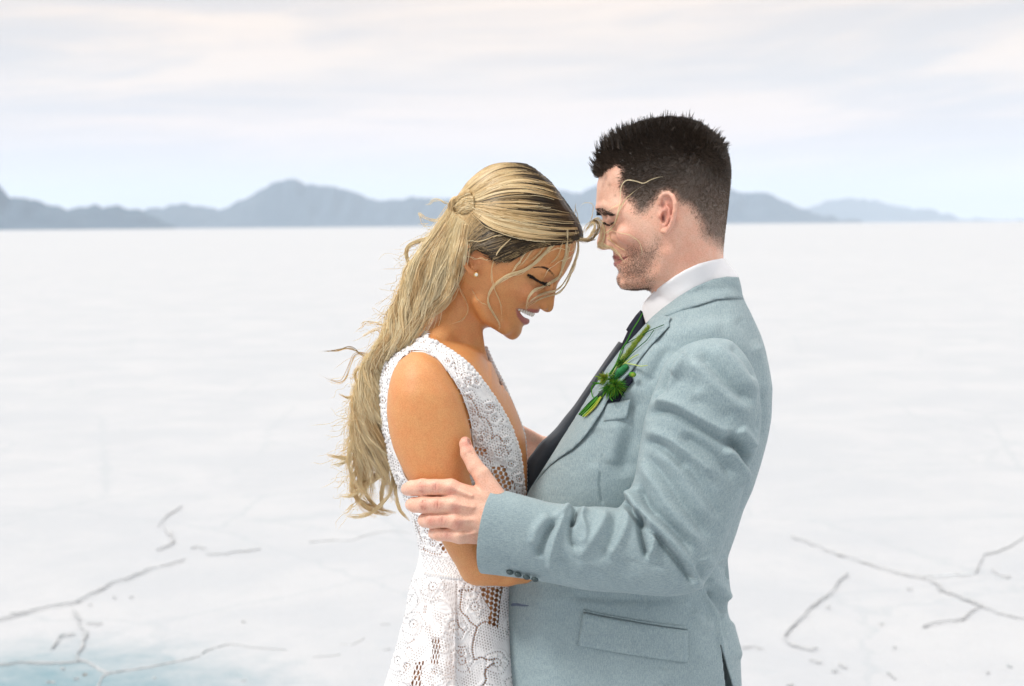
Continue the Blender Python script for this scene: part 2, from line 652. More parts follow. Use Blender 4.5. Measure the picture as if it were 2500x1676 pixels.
def relax(V, F, it=2, lam=0.5):
    for _ in range(it):
        s = np.zeros_like(V)
        c = np.zeros(len(V))
        for k in range(F.shape[1]):
            a, b = F[:, k], F[:, (k + 1) % F.shape[1]]
            for j in range(3):
                s[:, j] += np.bincount(a, V[b, j], len(V)) + np.bincount(b, V[a, j], len(V))
            c += np.bincount(a, minlength=len(V)) + np.bincount(b, minlength=len(V))
        V = V * (1 - lam) + lam * s / np.maximum(c, 1)[:, None]
    return V


def merge(parts):
    Vs, Fs, o = [], [], 0
    for V, F in parts:
        Vs.append(V)
        Fs.append(F + o)
        o += len(V)
    return np.vstack(Vs), np.vstack(Fs)


def tubes(lines, rad, sides=3):
    """lines (M,K,3), rad (M,K) -> verts, quads"""
    M_, K_, _ = lines.shape
    T = np.gradient(lines, axis=1)
    T /= np.linalg.norm(T, axis=2, keepdims=True) + 1e-9
    ref = np.array([0.13, 0.21, 0.97])
    N1 = np.cross(T, ref)
    N1 /= np.linalg.norm(N1, axis=2, keepdims=True) + 1e-9
    N2 = np.cross(T, N1)
    an = np.arange(sides) * 2 * math.pi / sides
    ring = (N1[:, :, None, :] * np.cos(an)[None, None, :, None] + N2[:, :, None, :] * np.sin(an)[None, None, :, None])
    V = lines[:, :, None, :] + ring * rad[:, :, None, None]
    i = np.arange(M_ * K_ * sides).reshape(M_, K_, sides)
    a, b = i[:, :-1], i[:, 1:]
    F = np.stack([a, np.roll(a, -1, 2), np.roll(b, -1, 2), b], -1).reshape(-1, 4)
    return V.reshape(-1, 3), F


def rep_col(c, K_, sides=3):
    """(M,3) or (M,K,3) -> per vertex"""
    c = np.asarray(c)
    if c.ndim == 2:
        c = np.repeat(c[:, None, :], K_, 1)
    return np.repeat(c[:, :, None, :], sides, 2).reshape(-1, 3)


def grid_normals(Vg):
    """(n,m,3) grid closed along axis 1 -> normals"""
    a = np.gradient(Vg, axis=0)
    b = np.roll(Vg, -1, 1) - np.roll(Vg, 1, 1)
    n = np.cross(a, b)
    return n / (np.linalg.norm(n, axis=2, keepdims=True) + 1e-9)


def folds(Q, lst):
    """sum of creases: each (points, radius, height[, taper])"""
    s = np.zeros(len(Q))
    for it in lst:
        pts, r, amp = it[:3]
        ln = spline([p[:2] for p in pts], max(8, 5 * len(pts)))
        lo, hi = ln.min(0) - 3 * r, ln.max(0) + 3 * r
        m = (Q[:, 0] > lo[0]) & (Q[:, 0] < hi[0]) & (Q[:, 1] > lo[1]) & (Q[:, 1] < hi[1])
        if not m.any():
            continue
        d, t = seg_dist(Q[m], ln)
        tp = np.clip(np.minimum(t, 1 - t) * 5 + (0.12 if len(it) < 4 else it[3]), 0, 1)
        tp = tp * tp * (3 - 2 * tp)
        s[m] += amp * np.exp(-(d / r) ** 2) * tp
    return s


def loft(st, n, m, pw=2.2):
    """st rows: Au Av Bu Bv wc t [su sv]; returns grid (n,m,3); ring turns with w"""
    s = np.asarray([list(r) + [0] * (8 - len(r)) for r in st], float)
    # resample with spacing by mid point distance
    mid = (s[:, 0:2] + s[:, 2:4]) / 2
    k = np.hstack([mid, s])
    k = np.hstack([k[:, :2], s])
    q = spline_full(k, n)[:, 2:]
    th = np.arange(m) * 2 * math.pi / m
    c, sn = np.cos(th), np.sin(th)
    cp = np.sign(c) * np.abs(c) ** (2 / pw)
    sp = np.sign(sn) * np.abs(sn) ** (2 / pw)
    C = (q[:, 0:2] + q[:, 2:4]) / 2
    U = (q[:, 2:4] - q[:, 0:2]) / 2
    out = np.zeros((n, m, 3))
    out[:, :, :2] = C[:, None] + U[:, None] * cp[None, :, None] + q[:, None, 6:8] * sn[None, :, None]
    out[:, :, 2] = q[:, 4:5] + q[:, 5:6] * sp[None]
    return out


def spline_full(p, n):
    """Catmull-Rom by all columns; spacing by the first two"""
    q = np.vstack([2 * p[0] - p[1], p, 2 * p[-1] - p[-2]])
    out = []
    for i in range(len(p) - 1):
        a, b, c, d = q[i], q[i + 1], q[i + 2], q[i + 3]
        t = np.linspace(0, 1, 20, endpoint=False)[:, None]
        out.append(0.5 * (2 * b + (c - a) * t + (2 * a - 5 * b + 4 * c - d) * t * t + (3 * b - a - 3 * c + d) * t ** 3))
    out = np.vstack(out + [p[-1:]])
    s = np.r_[0, np.cumsum(np.linalg.norm(np.diff(out[:, :2], axis=0), axis=1) + 0.5)]
    x = np.linspace(0, s[-1], n)
    return np.stack([np.interp(x, s, out[:, k]) for k in range(out.shape[1])], 1)


def outward(V, F, N):
    """turn the faces so that they look along N (per vertex)"""
    fn = np.cross(V[F[:, 2]] - V[F[:, 0]], V[F[:, 3]] - V[F[:, 1]])
    s = (fn * N[F[:, 0]]).sum(1).sum()
    # (u, v, w) is a left handed frame: u right, v down, w away  ->  right handed in fact (x, -z, y)
    return F if s > 0 else F[:, ::-1]


def grid_faces(n, m, closed=True):
    i = np.arange(n * m).reshape(n, m)
    a, b = i[:-1], i[1:]
    if closed:
        return np.stack([a, np.roll(a, -1, 1), np.roll(b, -1, 1), b], -1).reshape(-1, 4)
    return np.stack([a[:, :-1], a[:, 1:], b[:, 1:], b[:, :-1]], -1).reshape(-1, 4)


def patch(poly, wfun, thick, step=6.0, n=None, edge_round=2.5, closed_smooth=False):
    """a sheet of cloth with the outline poly (u,v) lying on wfun(Q) (its near face), thick deep"""
    poly = np.asarray(poly, float)
    if closed_smooth:
        poly = smooth_closed(poly, n or 80)
    # resample edge
    b = []
    for i in range(len(poly)):
        a, c = poly[i], poly[(i + 1) % len(poly)]
        k = max(1, int(np.linalg.norm(c - a) / step))
        for j in range(k):
            b.append(a + (c - a) * j / k)
    b = np.array(b)
    lo, hi = b.min(0), b.max(0)
    X, Y = np.meshgrid(np.arange(lo[0], hi[0], step), np.arange(lo[1], hi[1], step * 0.87), indexing='ij')
    X = X + (np.arange(X.shape[1])[None] % 2) * step / 2
    Q = np.stack([X.ravel(), Y.ravel()], 1)
    Q = Q[sdist(Q, b) > step * 0.45]
    nb = len(b)
    allp = [Vector(p) for p in b] + [Vector(p) for p in Q]
    vs, es, fs, ov, oe, of = geometry.delaunay_2d_cdt(allp, [], [list(range(nb))], 1, 1e-4)
    V2 = np.array([[v.x, v.y] for v in vs])
    F = np.array([list(f) for f in fs if len(f) == 3])
    # boundary edges
    e = np.vstack([F[:, [0, 1]], F[:, [1, 2]], F[:, [2, 0]]])
    key = {}
    for a, c in e:
        key[(a, c)] = 1
    bd = [(a, c) for (a, c) in key if (c, a) not in key]
    isb = np.zeros(len(V2), bool)
    for a, c in bd:
        isb[a] = isb[c] = True
    w = wfun(V2)
    d = np.abs(sdist(V2, b))
    rd = edge_round * (1 - np.clip(d / (step * 0.9), 0, 1)) ** 2
    front = np.column_stack([V2, w + rd])
    back = np.column_stack([V2, w + thick])
    n0 = len(V2)
    # orientation: front faces look at -w
    p = front[F[0]]
    area = (V2[F[:, 1], 0] - V2[F[:, 0], 0]) * (V2[F[:, 2], 1] - V2[F[:, 0], 1]) - (V2[F[:, 1], 1] - V2[F[:, 0], 1]) * (V2[F[:, 2], 0] - V2[F[:, 0], 0])
    if area.sum() < 0:
        F = F[:, ::-1]
        bd = [(c, a) for a, c in bd]
    faces = [list(f) for f in F] + [[f[2] + n0, f[1] + n0, f[0] + n0] for f in F]
    for a, c in bd:
        faces.append([c, a, a + n0, c + n0])
    return np.vstack([front, back]), faces


def cloth_patch(name, poly, wfun, thick, material, parent, step=6.0, rot=0.0, **k):
    V, F = patch(poly, wfun, thick, step, **k)
    cs, sn = math.cos(rot), math.sin(rot)
    cl = np.column_stack([V[:, 0] * cs + V[:, 1] * sn, -V[:, 0] * sn + V[:, 1] * cs, V[:, 2]])
    return mesh_obj(name, V, F, material, parent, cloth=cl)
HAZE_DENSITY = 5.0e-5

# ================================================================== the salt flat, the hills
m_salt, t, b = mat('salt')
g = t.n('ShaderNodeTexCoord')
sepg = t.n('ShaderNodeSeparateXYZ', Vector=g.outputs['Object'])
n1 = t.n('ShaderNodeTexNoise', Vector=g.outputs['Object'], Scale=0.8, Detail=10.0, Roughness=0.7, Distortion=0.3)
n2 = t.n('ShaderNodeTexNoise', Vector=g.outputs['Object'], Scale=7.0, Detail=8.0, Roughness=0.65)
n3 = t.n('ShaderNodeTexNoise', Vector=g.outputs['Object'], Scale=90.0, Detail=4.0, Roughness=0.7)
n4 = t.n('ShaderNodeTexNoise', Vector=g.outputs['Object'], Scale=0.02, Detail=5.0, Roughness=0.6)
c = t.mix(t.ramp(n1.outputs[0], 0.38, 0.66), (0.408, 0.430, 0.462, 1), (0.456, 0.470, 0.494, 1))
c = t.mix(t.ramp(n2.outputs[0], 0.30, 0.46, 0.35, 0.0), c, (0.376, 0.408, 0.440, 1))
c = t.mix(t.ramp(n3.outputs[0], 0.35, 0.65, 0.0, 0.32), c, (0.392, 0.404, 0.416, 1))
c = t.mix(t.ramp(n4.outputs[0], 0.4, 0.7, 0.0, 0.35), c, (0.460, 0.472, 0.492, 1))
# faint polygons of the drying crust
vd = t.n('ShaderNodeVectorMath', dict(operation='ADD'), i0=g.outputs['Object'])
vs_ = t.n('ShaderNodeVectorMath', dict(operation='SCALE'), i0=n2.outputs['Color'])
vs_.inputs['Scale'].default_value = 0.22
t.set(vd.inputs[1], vs_.outputs[0])
vo = t.n('ShaderNodeTexVoronoi', dict(feature='DISTANCE_TO_EDGE'), Vector=vd.outputs[0], Scale=0.55)
vo2 = t.n('ShaderNodeTexVoronoi', dict(feature='DISTANCE_TO_EDGE'), Vector=vd.outputs[0], Scale=0.21)
seam = t.math('MAXIMUM', t.ramp(vo.outputs[0], 0.0, 0.016, 0.30, 0.0), t.ramp(vo2.outputs[0], 0.0, 0.006, 0.34, 0.0))
seam = t.math('MULTIPLY', seam, t.ramp(n1.outputs[0], 0.34, 0.52))
c = t.mix(seam, c, (0.320, 0.360, 0.392, 1))
# teal lens vignette painted into the salt colour at the near left
d1 = t.n('ShaderNodeVectorMath', dict(operation='DISTANCE'), Vector=g.outputs['Object'])
vignette_c = G(-90, 1790)
d1.inputs[1].default_value = (vignette_c[0], vignette_c[1], 0)
wd = t.math('ADD', d1.outputs['Value'], t.math('MULTIPLY', t.math('SUBTRACT', n2.outputs[0], 0.5), 0.7))
wd = t.math('ADD', wd, t.math('MULTIPLY', t.math('SUBTRACT', n1.outputs[0], 0.5), 1.2))
vignette = t.ramp(wd, 0.2, 1.45, 1.0, 0.0)
c = t.mix(vignette, c, (0.09, 0.21, 0.26, 1))
t.set(b.inputs['Base Color'], c)
b.inputs['Roughness'].default_value = 0.8
b.inputs['Specular IOR Level'].default_value = 0.25
hh = t.math('ADD', t.math('MULTIPLY', n2.outputs[0], 1.0), t.math('MULTIPLY', n3.outputs[0], 0.3))
bp = t.n('ShaderNodeBump', Height=hh, Strength=0.5, Distance=0.02)
t.set(b.inputs['Normal'], bp.outputs[0])

# one sheet out to the horizon: fine near, coarse far
rs = np.r_[0, np.geomspace(0.5, 60000, 90)]
an = np.linspace(0, 2 * math.pi, 145)[:-1]
V = np.zeros((len(rs), len(an), 3))
V[:, :, 0] = rs[:, None] * np.cos(an)
V[:, :, 1] = rs[:, None] * np.sin(an)
near = np.clip((rs - 1.5) / 3, 0, 1) * np.clip((200 - rs) / 150, 0, 1)
V[:, :, 2] = -0.012 * near[:, None] * (np.sin(V[:, :, 0] * 1.7 + 1.1 * np.sin(V[:, :, 1] * 0.9)) + 1) * 0.5
ground = mesh_obj('ground', V.reshape(-1, 3), grid_faces(len(rs), len(an)), m_salt, world_space=True)
tag(ground, 'white cracked salt flat reaching to the horizon', 'ground', kind='structure')

# pressure cracks in the crust: thin irregular dark seams, and pits
m_crack, t, b = mat('damp_salt')
g = t.n('ShaderNodeTexCoord')
at = t.n('ShaderNodeAttribute', dict(attribute_name='Col'))
n2 = t.n('ShaderNodeTexNoise', Vector=g.outputs['Object'], Scale=14.0, Detail=5.0, Roughness=0.7)
c = t.mix(t.ramp(n2.outputs[0], 0.44, 0.60), (0.440, 0.452, 0.468, 1), at.outputs['Color'])
t.set(b.inputs['Base Color'], c)
b.inputs['Roughness'].default_value = 0.9

cr = []


def g2(*p): return [(x * 1050 / 2339, 1150 + y * 526 / 1172) for x, y in p]
def g3(*p): return [(1750 + x * 750 / 2236, 1150 + y * 526 / 1568) for x, y in p]


D1, D2, D3 = (0.365, 0.39, 0.405), (0.42, 0.43, 0.44), (0.24, 0.285, 0.30)
cr += [(g2((-60, 815), (60, 790), (160, 760), (300, 730), (400, 710), (460, 685), (520, 655), (600, 610), (700, 580), (800, 535), (860, 525)), 6, D1),
       (g2((870, 520), (940, 500), (1010, 480)), 4, D2),
       (g2((400, 750), (425, 800), (425, 830), (460, 870), (465, 900), (440, 960), (420, 1000), (440, 1030), (490, 1045), (540, 1080), (600, 1100)), 7, D1),
       (g2((600, 1100), (700, 1085), (800, 1070), (950, 1040), (1090, 1010)), 6, D1),
       (g2((1100, 995), (1130, 975), (1170, 962)), 13, D3),
       (g2((1180, 962), (1260, 945), (1400, 965), (1560, 975)), 4, D2),
       (g2((-60, 1055), (60, 1048), (130, 1040), (250, 1045), (400, 1040), (440, 1030)), 5, D1),
       (g2((600, 1100), (560, 1120), (530, 1172), (500, 1230)), 6, D1),
       (g2((320, 905), (360, 890), (410, 885)), 8, D3), (g2((285, 965), (300, 930), (320, 905)), 5, D1),
       (g2((860, 300), (900, 250), (950, 215), (990, 190)), 4, D2), (g2((890, 300), (930, 350), (940, 385), (900, 410), (850, 430)), 5, D2),
       (g2((1040, 420), (1080, 412), (1120, 420)), 7, D2), (g2((1120, 450), (1220, 450), (1300, 438), (1420, 425)), 5, D2),
       (g2((1680, 388), (1800, 378), (1900, 380), (1980, 355), (2100, 330), (2230, 340)), 5, D2),
       (g2((1850, 940), (1920, 945), (1980, 910)), 7, D2), (g2((2070, 840), (2120, 835)), 9, D2), (g2((2080, 975), (2130, 970)), 9, D2),
       (g2((1700, 1015), (1800, 1008), (1850, 1000)), 5, D2), (g2((470, 830), (560, 830)), 4, D2),
       (g2((50, 775), (100, 772), (160, 760)), 8, D1), (g2((250, 1150), (300, 1150)), 8, D3), (g2((400, 1135), (430, 1130)), 7, D3),
       (g2((450, 1110), (475, 1105)), 9, (0.27, 0.22, 0.17)),
       (g2((330, 1072), (350, 1078)), 8, D1), (g2((835, 1122), (845, 1132)), 6, D1), (g2((1310, 1145), (1340, 1142)), 9, D1),
       (g2((610, 688), (630, 688)), 6, D2), (g2((705, 690), (725, 685)), 6, D2), (g2((480, 730), (500, 728)), 6, D2), (g2((1315, 822), (1335, 822)), 6, D2)]
cr += [(g3((540, 470), (660, 510), (800, 570), (950, 620), (1100, 665), (1160, 690), (1300, 730), (1500, 775), (1600, 810), (1640, 860), (1800, 920), (1930, 980), (2060, 1030), (2300, 1090)), 6, D2),
       (g3((1600, 840), (1660, 870), (1800, 925), (1930, 980)), 5, D1),
       (g3((950, 740), (880, 810), (820, 890), (700, 970), (620, 1060), (520, 1150), (500, 1200), (530, 1250), (660, 1290), (740, 1290)), 7, D2),
       (g3((2260, 460), (2180, 520), (2060, 580), (1950, 610), (1920, 660), (1880, 740)), 6, D2), (g3((2000, 710), (2060, 760), (2140, 770)), 6, D2),
       (g3((1930, 980), (1850, 1020), (1780, 1075), (1600, 1100), (1500, 1130)), 6, D2), (g3((1480, 770), (1700, 760), (1860, 750)), 4, (.58, .62, .65)),
       (g3((1380, 855), (1420, 858)), 9, D2), (g3((1180, 1110), (1215, 1115)), 9, D2), (g3((800, 985), (825, 990)), 9, D2),
       (g3((180, 1285), (260, 1280), (340, 1290)), 7, D2), (g3((670, 1380), (760, 1385)), 10, D2), (g3((830, 1450), (880, 1455)), 10, D1),
       (g3((890, 1400), (940, 1430)), 7, D2), (g3((1240, 1465), (1270, 1480), (1300, 1510)), 8, D1), (g3((510, 1560), (560, 1550)), 9, D1),
       (g3((2110, 1415), (2150, 1430)), 7, D1), (g3((1960, 1470), (1985, 1470)), 8, D2), (g3((1280, 1280), (1305, 1285)), 8, D2)]
Vc, Fc, Cc, o = [], [], [], 0
rg = random.Random(3)
for pts, wd_, colr in cr:
    n = max(10, int(sum(math.dist(pts[i], pts[i + 1]) for i in range(len(pts) - 1)) / 3))
    ln = spline(pts, n)
    ws = np.array([G(x, y)[:2] for x, y in ln])
    tg = np.gradient(ws, axis=0)
    tg /= np.linalg.norm(tg, axis=1, keepdims=True) + 1e-9
    nm = np.stack([-tg[:, 1], tg[:, 0]], 1)
    dist = np.hypot(ws[:, 0], ws[:, 1] + CAM_D)
    half = wd_ * 0.4 * dist / FPX * np.array([(rg.gammavariate(2.2, 0.45) if math.sin(k_ * 0.21 + len(Vc)) + rg.uniform(-0.5, 0.5) > -0.75 else 0.12) for k_ in range(n)]) * np.minimum(1, 0.25 + np.minimum(np.arange(n), np.arange(n)[::-1]) / 3)
    half = np.convolve(np.pad(half, 1, mode='edge'), [0.3, 0.4, 0.3], 'valid')
    jit = np.cumsum([rg.uniform(-1, 1) for _ in ws]); jit = (jit - np.convolve(np.pad(jit, 8, mode='edge'), np.ones(17) / 17, 'valid')) * wd_ * 0.30 * dist / FPX
    ctr = ws + nm * jit[:, None]
    rows = np.stack([ctr + nm * half[:, None] * k for k in (-1, -0.45, 0.45, 1)], 1)
    z = np.array([-0.003, 0.004, 0.004, -0.003])
    V = np.concatenate([rows, np.broadcast_to(z[None, :, None], rows.shape[:2] + (1,))], 2)
    Vc.append(V.reshape(-1, 3))
    Fc.append(grid_faces(n, 4, False) + o)
    o += n * 4
    Cc.append(np.tile(np.array(colr), (n * 4, 1)))
mesh_obj('ground_cracks', np.vstack(Vc), np.vstack(Fc), m_crack, world_space=True, col=np.vstack(Cc))['kind'] = 'structure'
D.objects['ground_cracks']['label'] = 'damp grey seams and pits in the salt crust'

# hills: real ridges kilometres away
m_hill, t, b = mat('haze_blue_rock')
g = t.n('ShaderNodeTexCoord')
n1 = t.n('ShaderNodeTexNoise', Vector=g.outputs['Object'], Scale=0.004, Detail=7.0, Roughness=0.6)
t.set(b.inputs['Base Color'], t.mix(n1.outputs[0], (0.025, 0.06, 0.10, 1), (0.08, 0.12, 0.165, 1)))  # blue of the haze put into the rock colour
b.inputs['Roughness'].default_value = 0.95


def hill(name, label, prof, dist, depth, seed):
    """prof: (px, py) of the ridge line; the range stands dist metres away"""
    r = np.random.default_rng(seed)
    pr = np.array(prof, float)
    n, m = 420, 34
    xs = np.linspace(pr[0, 0], pr[-1, 0], n)
    ys = np.interp(xs, pr[:, 0], pr[:, 1])
    ker = np.hanning(7); ker /= ker.sum()
    ys = np.convolve(np.pad(ys, 3, mode='edge'), ker, 'valid')
    for kk, aa in ((40, 2.2), (90, 1.6), (200, 0.9)):
        ys += np.interp(xs, np.linspace(pr[0, 0], pr[-1, 0], kk), r.normal(0, aa, kk))
    yk = np.hanning(61); yk /= yk.sum()
    ysm = np.convolve(np.pad(ys, 30, mode='edge'), yk, 'valid')
    V = np.zeros((n, m, 3))
    cmp_ = [(r.uniform(0.03, 0.32), r.uniform(-9, 9), r.uniform(0, 6.28), r.uniform(0.5, 1)) for _ in range(9)]
    gul = np.interp(np.arange(n), np.linspace(0, n, 60), r.normal(0, 1.3, 60))
    for i in range(n):
        d = RN @ np.array([(xs[i] - 1250) / FPX, (838 - ys[i]) / FPX, -1.0])
        hd = math.hypot(d[0], d[1])
        x, y, zt = d[0] / hd * dist, d[1] / hd * dist - CAM_D, CAM_H + d[2] / hd * dist
        zt = max(zt, 2.0)
        ds = RN @ np.array([(xs[i] - 1250) / FPX, (838 - ysm[i]) / FPX, -1.0])
        zs_ = max(CAM_H + ds[2] / math.hypot(ds[0], ds[1]) * dist, 2.0)
        for j in range(m):
            s = (j / (m - 1)) * 2 - 1
            prof_h = (1 - abs(s)) ** 1.25
            off = s * depth
            k = 1 + off / dist
            V[i, j] = (x * k, y * k, (zs_ + (zt - zs_) * prof_h ** 3) * prof_h * (1 + 0.075 * sum(w_ * math.sin(a_ * i + b_ * s + p_) for a_, b_, p_, w_ in cmp_) * (1 - prof_h)) - 1.0)
    o = mesh_obj(name, V.reshape(-1, 3), grid_faces(n, m, False), m_hill, world_space=True)
    tag(o, label, 'mountains', kind='structure')


def h1(*p): return [(x * 1250 / 2339, 380 + y * 240 / 449) for x, y in p]
def h2(*p): return [(1250 + x * 1250 / 2339, 380 + y * 240 / 449) for x, y in p]


hill('hill_far_left', 'dark blue foothill running in from the left edge of the horizon',
     [(-700, 330), (-300, 350), (-100, 420)] + h1((-60, 90), (0, 145), (45, 200), (90, 190), (180, 200), (240, 225), (300, 235), (400, 235), (430, 212), (470, 228), (540, 218), (600, 240), (650, 255), (720, 290), (800, 325)), 7000, 900, 1)
hill('hill_peak', 'blue peaked mountain standing left of the bride',
     h1((560, 300), (640, 250), (720, 238), (780, 218), (860, 212), (920, 228), (1000, 245), (1060, 225), (1130, 190), (1190, 150), (1250, 118), (1300, 97), (1350, 100), (1400, 128), (1500, 130), (1560, 142), (1620, 165), (1680, 190), (1760, 205), (1830, 200), (1890, 182), (1950, 190), (2060, 190), (2130, 205))
     + [(1180, 500), (1240, 520)], 11000, 1300, 2)
hill('hill_behind_groom', 'blue mountain partly hidden behind the groom',
     [(1180, 520), (1240, 478), (1300, 468), (1380, 460), (1420, 468)] + h2((330, 160), (380, 130), (500, 90), (700, 75), (900, 110), (1000, 140), (1060, 165), (1110, 165), (1160, 158), (1200, 180), (1280, 220), (1340, 245), (1420, 275), (1500, 290), (1600, 296)), 12000, 1300, 3)
hill('hill_far_right', 'faint pale mountain low on the right horizon',
     h2((1200, 292), (1320, 245), (1400, 220), (1470, 200), (1560, 192), (1660, 205), (1760, 225), (1850, 240), (1900, 238), (1960, 258), (2050, 288), (2150, 294), (2339, 296)) + [(2700, 538), (3100, 540)], 22000, 1800, 4)

haze_m = D.materials.new('haze')
haze_m.use_nodes = True
ht = haze_m.node_tree
for n in list(ht.nodes):
    ht.nodes.remove(n)
H = NT(ht)
pv = H.n('ShaderNodeVolumePrincipled', Density=HAZE_DENSITY)
pv.inputs['Color'].default_value = (0.73, 0.85, 0.99, 1)
pv.inputs['Anisotropy'].default_value = 0.0
H.n('ShaderNodeOutputMaterial', Volume=pv.outputs[0])
bx = 62000.0
zlo, zhi = -3.0, 1500.0
vb = np.array([(x, y, z) for x in (-bx, bx) for y in (-bx, bx) for z in (zlo, zhi)], float)
fb = [(0, 1, 3, 2), (4, 6, 7, 5), (0, 4, 5, 1), (2, 3, 7, 6), (0, 2, 6, 4), (1, 5, 7, 3)]
if HAZE_DENSITY > 0:
    hz = mesh_obj('haze', vb, fb, haze_m, world_space=True, smooth=False)
    tag(hz, 'thin haze over the salt flat fading the mountains', 'haze', kind='stuff')

# ================================================================== the bride
bride = empty('person', G(1200, 3395) if False else (-0.03, 0.0, 0.0))
tag(bride, 'blonde woman in a white lace dress looking down, held by the man', 'person', 'the couple')

m_skinf = skin_mat('tanned_skin', 0.12)
m_dark = plain_mat('dark_interior', (0.02, 0.01, 0.01, 1), 0.9)

hb_poly = [(1412, 566), (1406, 600), (1396, 636), (1382, 663), (1369, 682), (1361.5, 695), (1357, 712), (1353.5, 733), (1352, 748),
           (1347.5, 759), (1338, 763.5), (1327, 760), (1317.5, 753), (1316, 758), (1309.5, 765.5), (1301, 769), (1292, 778), (1292.5, 785), (1284, 793),
           (1277.5, 796), (1275, 803), (1272.5, 813), (1264, 825), (1251, 830.5), (1238, 825.5), (1226, 816), (1212, 806), (1198, 800), (1180, 800),
           (1165, 792), (1140, 765), (1118, 735), (1098, 695), (1084, 650), (1082, 600), (1090, 550), (1110, 505), (1138, 460), (1170, 432), (1208, 418), (1245, 410),
           (1285, 412), (1325, 438), (1358, 472), (1388, 512), (1405, 540)]
hb_ctrl = [(1395, 600, 52), (1370, 570, 82), (1340, 600, 100), (1345, 540, 95), (1300, 500, 118), (1240, 470, 112), (1180, 480, 98), (1130, 530, 80),
           (1120, 600, 95), (1150, 640, 120), (1200, 600, 127), (1250, 560, 128), (1310, 560, 112), (1240, 640, 122), (1290, 650, 103), (1320, 640, 88),
           (1350, 650, 66), (1362, 672, 47), (1358, 692, 18), (1340, 700, 38), (1325, 692, 66), (1300, 690, 84), (1270, 690, 105), (1280, 720, 92),
           (1352, 708, 11), (1346, 720, 15), (1341, 735, 15), (1347, 745, 11), (1340, 755, 11), (1325, 740, 27), (1318, 720, 46), (1305, 740, 48), (1290, 735, 74),
           (1305, 755, 26), (1296, 752, 40), (1275, 745, 68), (1262, 745, 76), (1255, 765, 68), (1270, 775, 46), (1281, 780, 25), (1270, 800, 28), (1258, 812, 30), (1245, 800, 50),
           (1225, 780, 68), (1200, 770, 78), (1170, 740, 88), (1210, 730, 100), (1230, 700, 114), (1140, 700, 84), (1110, 660, 84), (1180, 680, 110)]
HB = Inflate(hb_poly, hb_ctrl, n=420, h=2.5, reg=0.004)

# dress / torso rows: v uL uR wc b p
BR = Rows([(826, 1005, 1085, 0, 70, 2.2), (840, 985, 1140, 0, 140, 2.2), (855, 965, 1172, 0, 190, 2.2), (880, 942, 1193, 0, 228, 2.3), (930, 929, 1222, 0, 248, 2.4),
           (972, 926, 1243, 0, 243, 2.5), (1020, 929, 1264, 0, 226, 2.5), (1070, 938, 1280, 0, 214, 2.5), (1127, 952, 1283, 0, 204, 2.4), (1175, 969, 1283, 0, 196, 2.3),
           (1210, 983, 1282, 0, 190, 2.2), (1251, 1001, 1278, 0, 182, 2.2), (1314, 1018, 1268, 0, 172, 2.2), (1348, 1025, 1262, 0, 170, 2.2), (1384, 1018, 1262, 0, 176, 2.2),
           (1420, 1004, 1262, 0, 190, 2.2), (1516, 986, 1266, 0, 222, 2.2), (1576, 969, 1272, 0, 240, 2.2), (1674, 938, 1282, 0, 262, 2.2), (1800, 905, 1300, 0, 285, 2.2),
           (2400, 790, 1400, 0, 360, 2.1), (3200, 690, 1490, 0, 450, 2.0), (3404, 670, 1510, 0, 470, 2.0)])
AR = Rows([(862, 1004, 1040, -205, 34, 2.0), (879, 974, 1072, -216, 56, 2.0), (915, 956, 1097, -226, 74, 2.0), (962, 946, 1121, -236, 83, 2.1), (1010, 944, 1136, -243, 84, 2.1),
           (1050, 949, 1149, -248, 82, 2.1), (1093, 959, 1152, -254, 78, 2.1), (1124, 972, 1150, -258, 75, 2.1), (1161, 990, 1146, -262, 70, 2.1), (1230, 1030, 1166, -264, 64, 2.0),
           (1326, 1080, 1196, -256, 58, 2.0), (1372, 1106, 1212, -250, 54, 2.0), (1412, 1140, 1215, -246, 34, 2.0)])


def arm_b(q, s):
    q = q.copy()
    if s < 0:
        q[:, 2] = -q[:, 2]
    f = AR.sdf(q)
    f = smin(f, chain(q, [(1168, 1384, -250, 47), (1235, 1386, -215, 45), (1330, 1380, -130, 38)], 8), 16)
    # hand resting on him behind the jacket
    f = smin(f, chain(q, [(1330, 1380, -130, 36), (1390, 1376, -90, 24), (1440, 1375, -70, 26)], 5), 10)
    for i, (dv, ln) in enumerate(((-24, 52), (-8, 62), (9, 58), (24, 46))):
        f = smin(f, chain(q, [(1440, 1375 + dv * .8, -68, 13), (1440 + ln * .5, 1375 + dv, -62, 11), (1440 + ln, 1376 + dv, -50, 9)]), 5)
    f = smin(f, chain(q, [(1405, 1358, -90, 14), (1430, 1338, -84, 12), (1452, 1326, -72, 10)]), 6)
    return f


